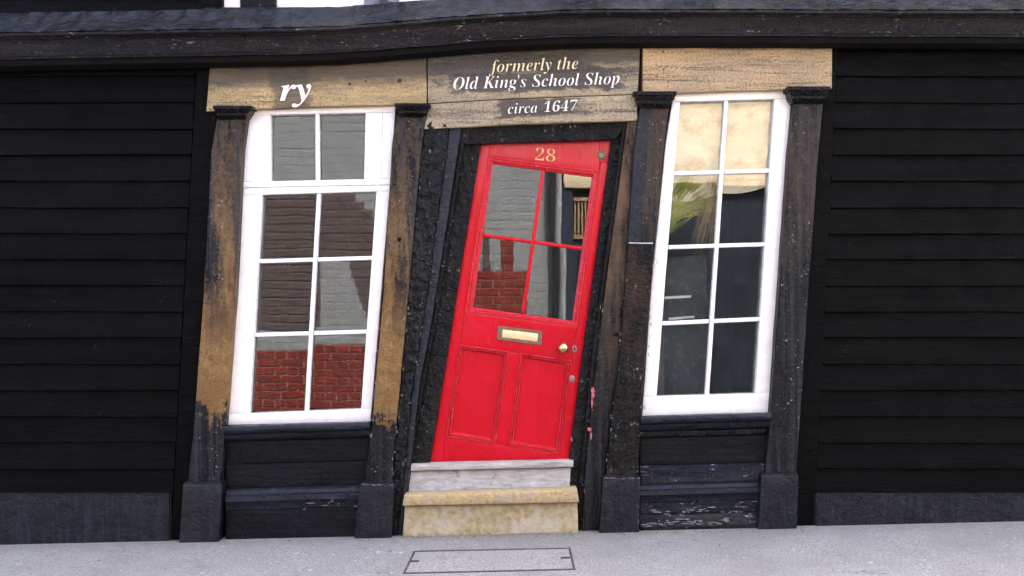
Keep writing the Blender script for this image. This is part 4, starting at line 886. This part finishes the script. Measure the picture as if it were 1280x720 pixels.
# ------------------------------------------------------------------ across the street: what the panes reflect
WY = -6.6
def op(px, py):                     # where a mirror in the wall plane shows the wall across the street
    k_ = (D - WY) / D
    return ((px - 640) / S * k_, CZ + (360 - py) / S * k_)
M['brick_red'] = simple('red_brick', (.26, .034, .024), .85, var=.4, vs_=5, bump=.004, bs=40)
M['brick_dark'] = simple('purple_brown_brick', (.125, .092, .095), .85, var=.3, vs_=5, bump=.004, bs=40)
M['brick_white'] = simple('white_painted_brick', (.35, .365, .385), .7, var=.05, vs_=4, bump=.003, bs=40)
M['mortar'] = simple('tan_mortar', (.32, .21, .18), .9, var=.15)
M['mortar_d'] = simple('dark_joint', (.20, .155, .15), .9, var=.15)
M['mortar_w'] = simple('grey_painted_joint', (.31, .325, .345), .9, var=.15)
M['cream_wall'] = simple('cream_render', (.75, .63, .44), .85, var=.1, vs_=3, bump=.003)
M['blue_front'] = simple('dark_blue_shop_paint', (.035, .045, .075), .5, var=.3)
M['dark_front'] = simple('slate_blue_front', (.02, .03, .045), .6, var=.5, vs_=3)
M['tan_wood'] = simple('tan_timber', (.40, .28, .16), .7, var=.25, vs_=20, stretch=(2, 1, .3))
bh = empty('brick_house', (-2.6, WY, 0), 'brick house with white painted upper wall, mirrored in the left window and door', 'house')
def region(X, Z):
    if X < -1.15:
        if Z < .73: return 1
        if 1.82 < Z < 2.65 and Z < 2.65 - (X + 2.08): return 2
        if .93 < Z <= 1.82 and (-2.13 + (1.75 - Z) * .33 < X < -1.3 or X < -2.48): return 2
        return 0
    if Z < 1.64 and X < .16: return 1
    if -.42 < X < -.33 and 1.64 < Z < 2.9: return 2
    if -.2 < X < -.05 and 1.64 < Z < 2.02: return 1
    return 0
def bricks():
    L, H, J = .283, .086, .016
    geo = [([], []) for _ in range(3)]; mor = [([], []) for _ in range(3)]
    zc = -.31; c_ = 0
    while zc < 5.2:
        l = L if c_ % 2 == 0 else L / 2 - J / 2
        x = -6.5 + (c_ % 2) * (L / 4)
        while x < .56:
            x1 = min(x + l, .60); runs = []; xx = x
            while xx < x1 - 1e-6:                       # a brick across a paint edge is cut there
                xe = min(xx + .02, x1); rg = region((xx + xe) / 2, zc + H / 2)
                if runs and runs[-1][2] == rg: runs[-1][1] = xe
                else: runs.append([xx, xe, rg])
                xx = xe
            for (xa, xb, r_) in runs:
                vv, fc = geo[r_]; k_ = len(vv); pr = WY + (.009 if r_ else .004) + random.uniform(-.001, .001); b_ = .004 if xb - xa > .02 else .001
                vv += [(xa, WY, zc), (xb, WY, zc), (xb, WY, zc + H), (xa, WY, zc + H), (xa + b_, pr, zc + b_), (xb - b_, pr, zc + b_), (xb - b_, pr, zc + H - b_), (xa + b_, pr, zc + H - b_)]
                fc += [(k_ + 4, k_ + 5, k_ + 6, k_ + 7), (k_, k_ + 1, k_ + 5, k_ + 4), (k_ + 1, k_ + 2, k_ + 6, k_ + 5), (k_ + 2, k_ + 3, k_ + 7, k_ + 6), (k_ + 3, k_, k_ + 4, k_ + 7)]
                vv, fc = mor[r_]; k_ = len(vv)
                ma, mb = (xa - J / 2 if xa == x else xa), (xb + J / 2 if xb == x1 else xb)
                vv += [(ma, WY + .001, zc - J / 2), (mb, WY + .001, zc - J / 2), (mb, WY + .001, zc + H + J / 2), (ma, WY + .001, zc + H + J / 2)]
                fc.append((k_, k_ + 1, k_ + 2, k_ + 3))
            x += l + J
        zc += H + J; c_ += 1
    for (vv, fc), m, nm in zip(geo, ('brick_white', 'brick_red', 'brick_dark'), ('painted_bricks', 'red_bricks', 'dark_bricks')):
        o = finish(nm, vv, fc, M[m], bh, smooth=0); o['kind'] = 'stuff'
    finish('mortar', *mor[0], M['mortar_w'], bh, smooth=0); finish('mortar', *mor[1], M['mortar'], bh, smooth=0); finish('mortar', *mor[2], M['mortar_d'], bh, smooth=0)
bricks()
boxw('house_body', -6.6, .59, WY - 4, WY - .004, -.3, 5.3, M['brick_white'], bh)
def tube_v(name, x, r_, z0, z1, mat, parent):
    lps = [[Vector((x + math.cos(a) * r_, WY + .06 + math.sin(a) * r_, z)) for a in [i * math.pi / 6 for i in range(12)]] for z in (z0, z1)]
    return loops_mesh(name, lps, mat, parent)
x_, _ = op(690, 300); tube_v('drainpipe', x_, .02, 0, 4.6, M['iron'], bh)
x_, _ = op(698, 300); tube_v('drainpipe', x_ + .02, .045, 0, 4.6, M['brick_white'], bh)
ch = empty('cream_house', (3.5, WY, 0), 'cream rendered house with dark blue shopfront, mirrored in the right window', 'house')
boxw('upper_wall', .68, 7.0, WY - 4, WY - .02, 2.75, 4.7, M['cream_wall'], ch)
boxw('shopfront', .68, 7.0, WY - 4, WY - .03, -.3, 2.75, M['dark_front'], ch)
boxw('post', .61, .79, WY - .3, WY + .03, -.3, 2.75, M['blue_front'], ch, .01)
boxw('shopfront_door', .80, 1.05, WY - .03, WY + .005, -.2, 2.1, M['blue_front'], ch, .005)
for i in range(5):
    boxw('slat', .80 + i * .045, .825 + i * .045, WY - .03, WY + .02, 2.12, 2.52, M['tan_wood'], ch, .003)
boxw('slat_rail', .79, 1.05, WY - .03, WY + .03, 2.53, 2.58, M['tan_wood'], ch, .003)
boxw('slat_rail', .79, 1.05, WY - .03, WY + .03, 2.05, 2.11, M['tan_wood'], ch, .003)
boxw('string_course', .68, 7.0, WY - .03, WY + .06, 2.70, 2.80, M['cream_wall'], ch, .01)

# ------------------------------------------------------------------ small litter at the foot of the step
def leaf(px, py, sz, rot, label):
    c_ = ground(px, py); vv, fc = [], []
    for i, (u, w_) in enumerate([(-1, 0), (-.5, .42), (.1, .5), (.6, .28), (1, 0)]):
        for sgn in (-1, 0, 1):
            q = Vector((u, w_ * sgn, .12 * abs(sgn) + .18 * u * u)) * sz
            q.rotate(Matrix.Rotation(rot, 3, 'Z'))
            vv.append(c_ + q + Vector((0, 0, .003)))
    for i in range(4):
        for j in range(2):
            a = i * 3 + j; fc.append((a, a + 1, a + 4, a + 3))
    o = finish('fallen_leaf', vv, fc, M['leafdry'], smooth=60)
    tag(o, label, 'leaf')
leaf(632, 664.5, .028, .6, 'orange dry leaf against the middle of the step')
leaf(499, 667, .02, 2.1, 'brown dry leaf in the corner left of the step')

rr = random.Random(5); vv, fc = [], []
for i in range(420):
    px_ = rr.uniform(240, 1000); near = rr.random()
    x_ = (px_ - 640) / S; y_ = -.105 - (abs(rr.gauss(0, .03)) if near < .8 else rr.uniform(0, .7))
    if 503 < px_ < 724: y_ -= .0
    r_ = rr.uniform(.0015, .0045) * (1.6 if rr.random() < .06 else 1)
    c_ = Vector((x_, y_, SLOPE * x_ + r_ * .4)); k_ = len(vv)
    for d_ in ((1, 0, 0), (0, 1, 0), (-1, 0, 0), (0, -1, 0), (0, 0, .8), (0, 0, -.8)):
        vv.append(c_ + Vector(d_) * r_ * rr.uniform(.7, 1.3))
    fc += [(k_, k_ + 1, k_ + 4), (k_ + 1, k_ + 2, k_ + 4), (k_ + 2, k_ + 3, k_ + 4), (k_ + 3, k_, k_ + 4), (k_ + 1, k_, k_ + 5), (k_ + 2, k_ + 1, k_ + 5), (k_ + 3, k_ + 2, k_ + 5), (k_, k_ + 3, k_ + 5)]
M['grit'] = simple('wall_foot_grit', (.16, .13, .10), .9, var=.6, vs_=30, bump=.001)
tag(finish('grit', vv, fc, M['grit'], smooth=0), 'loose grit and crumbs along the foot of the shopfront', 'grit', kind='stuff')
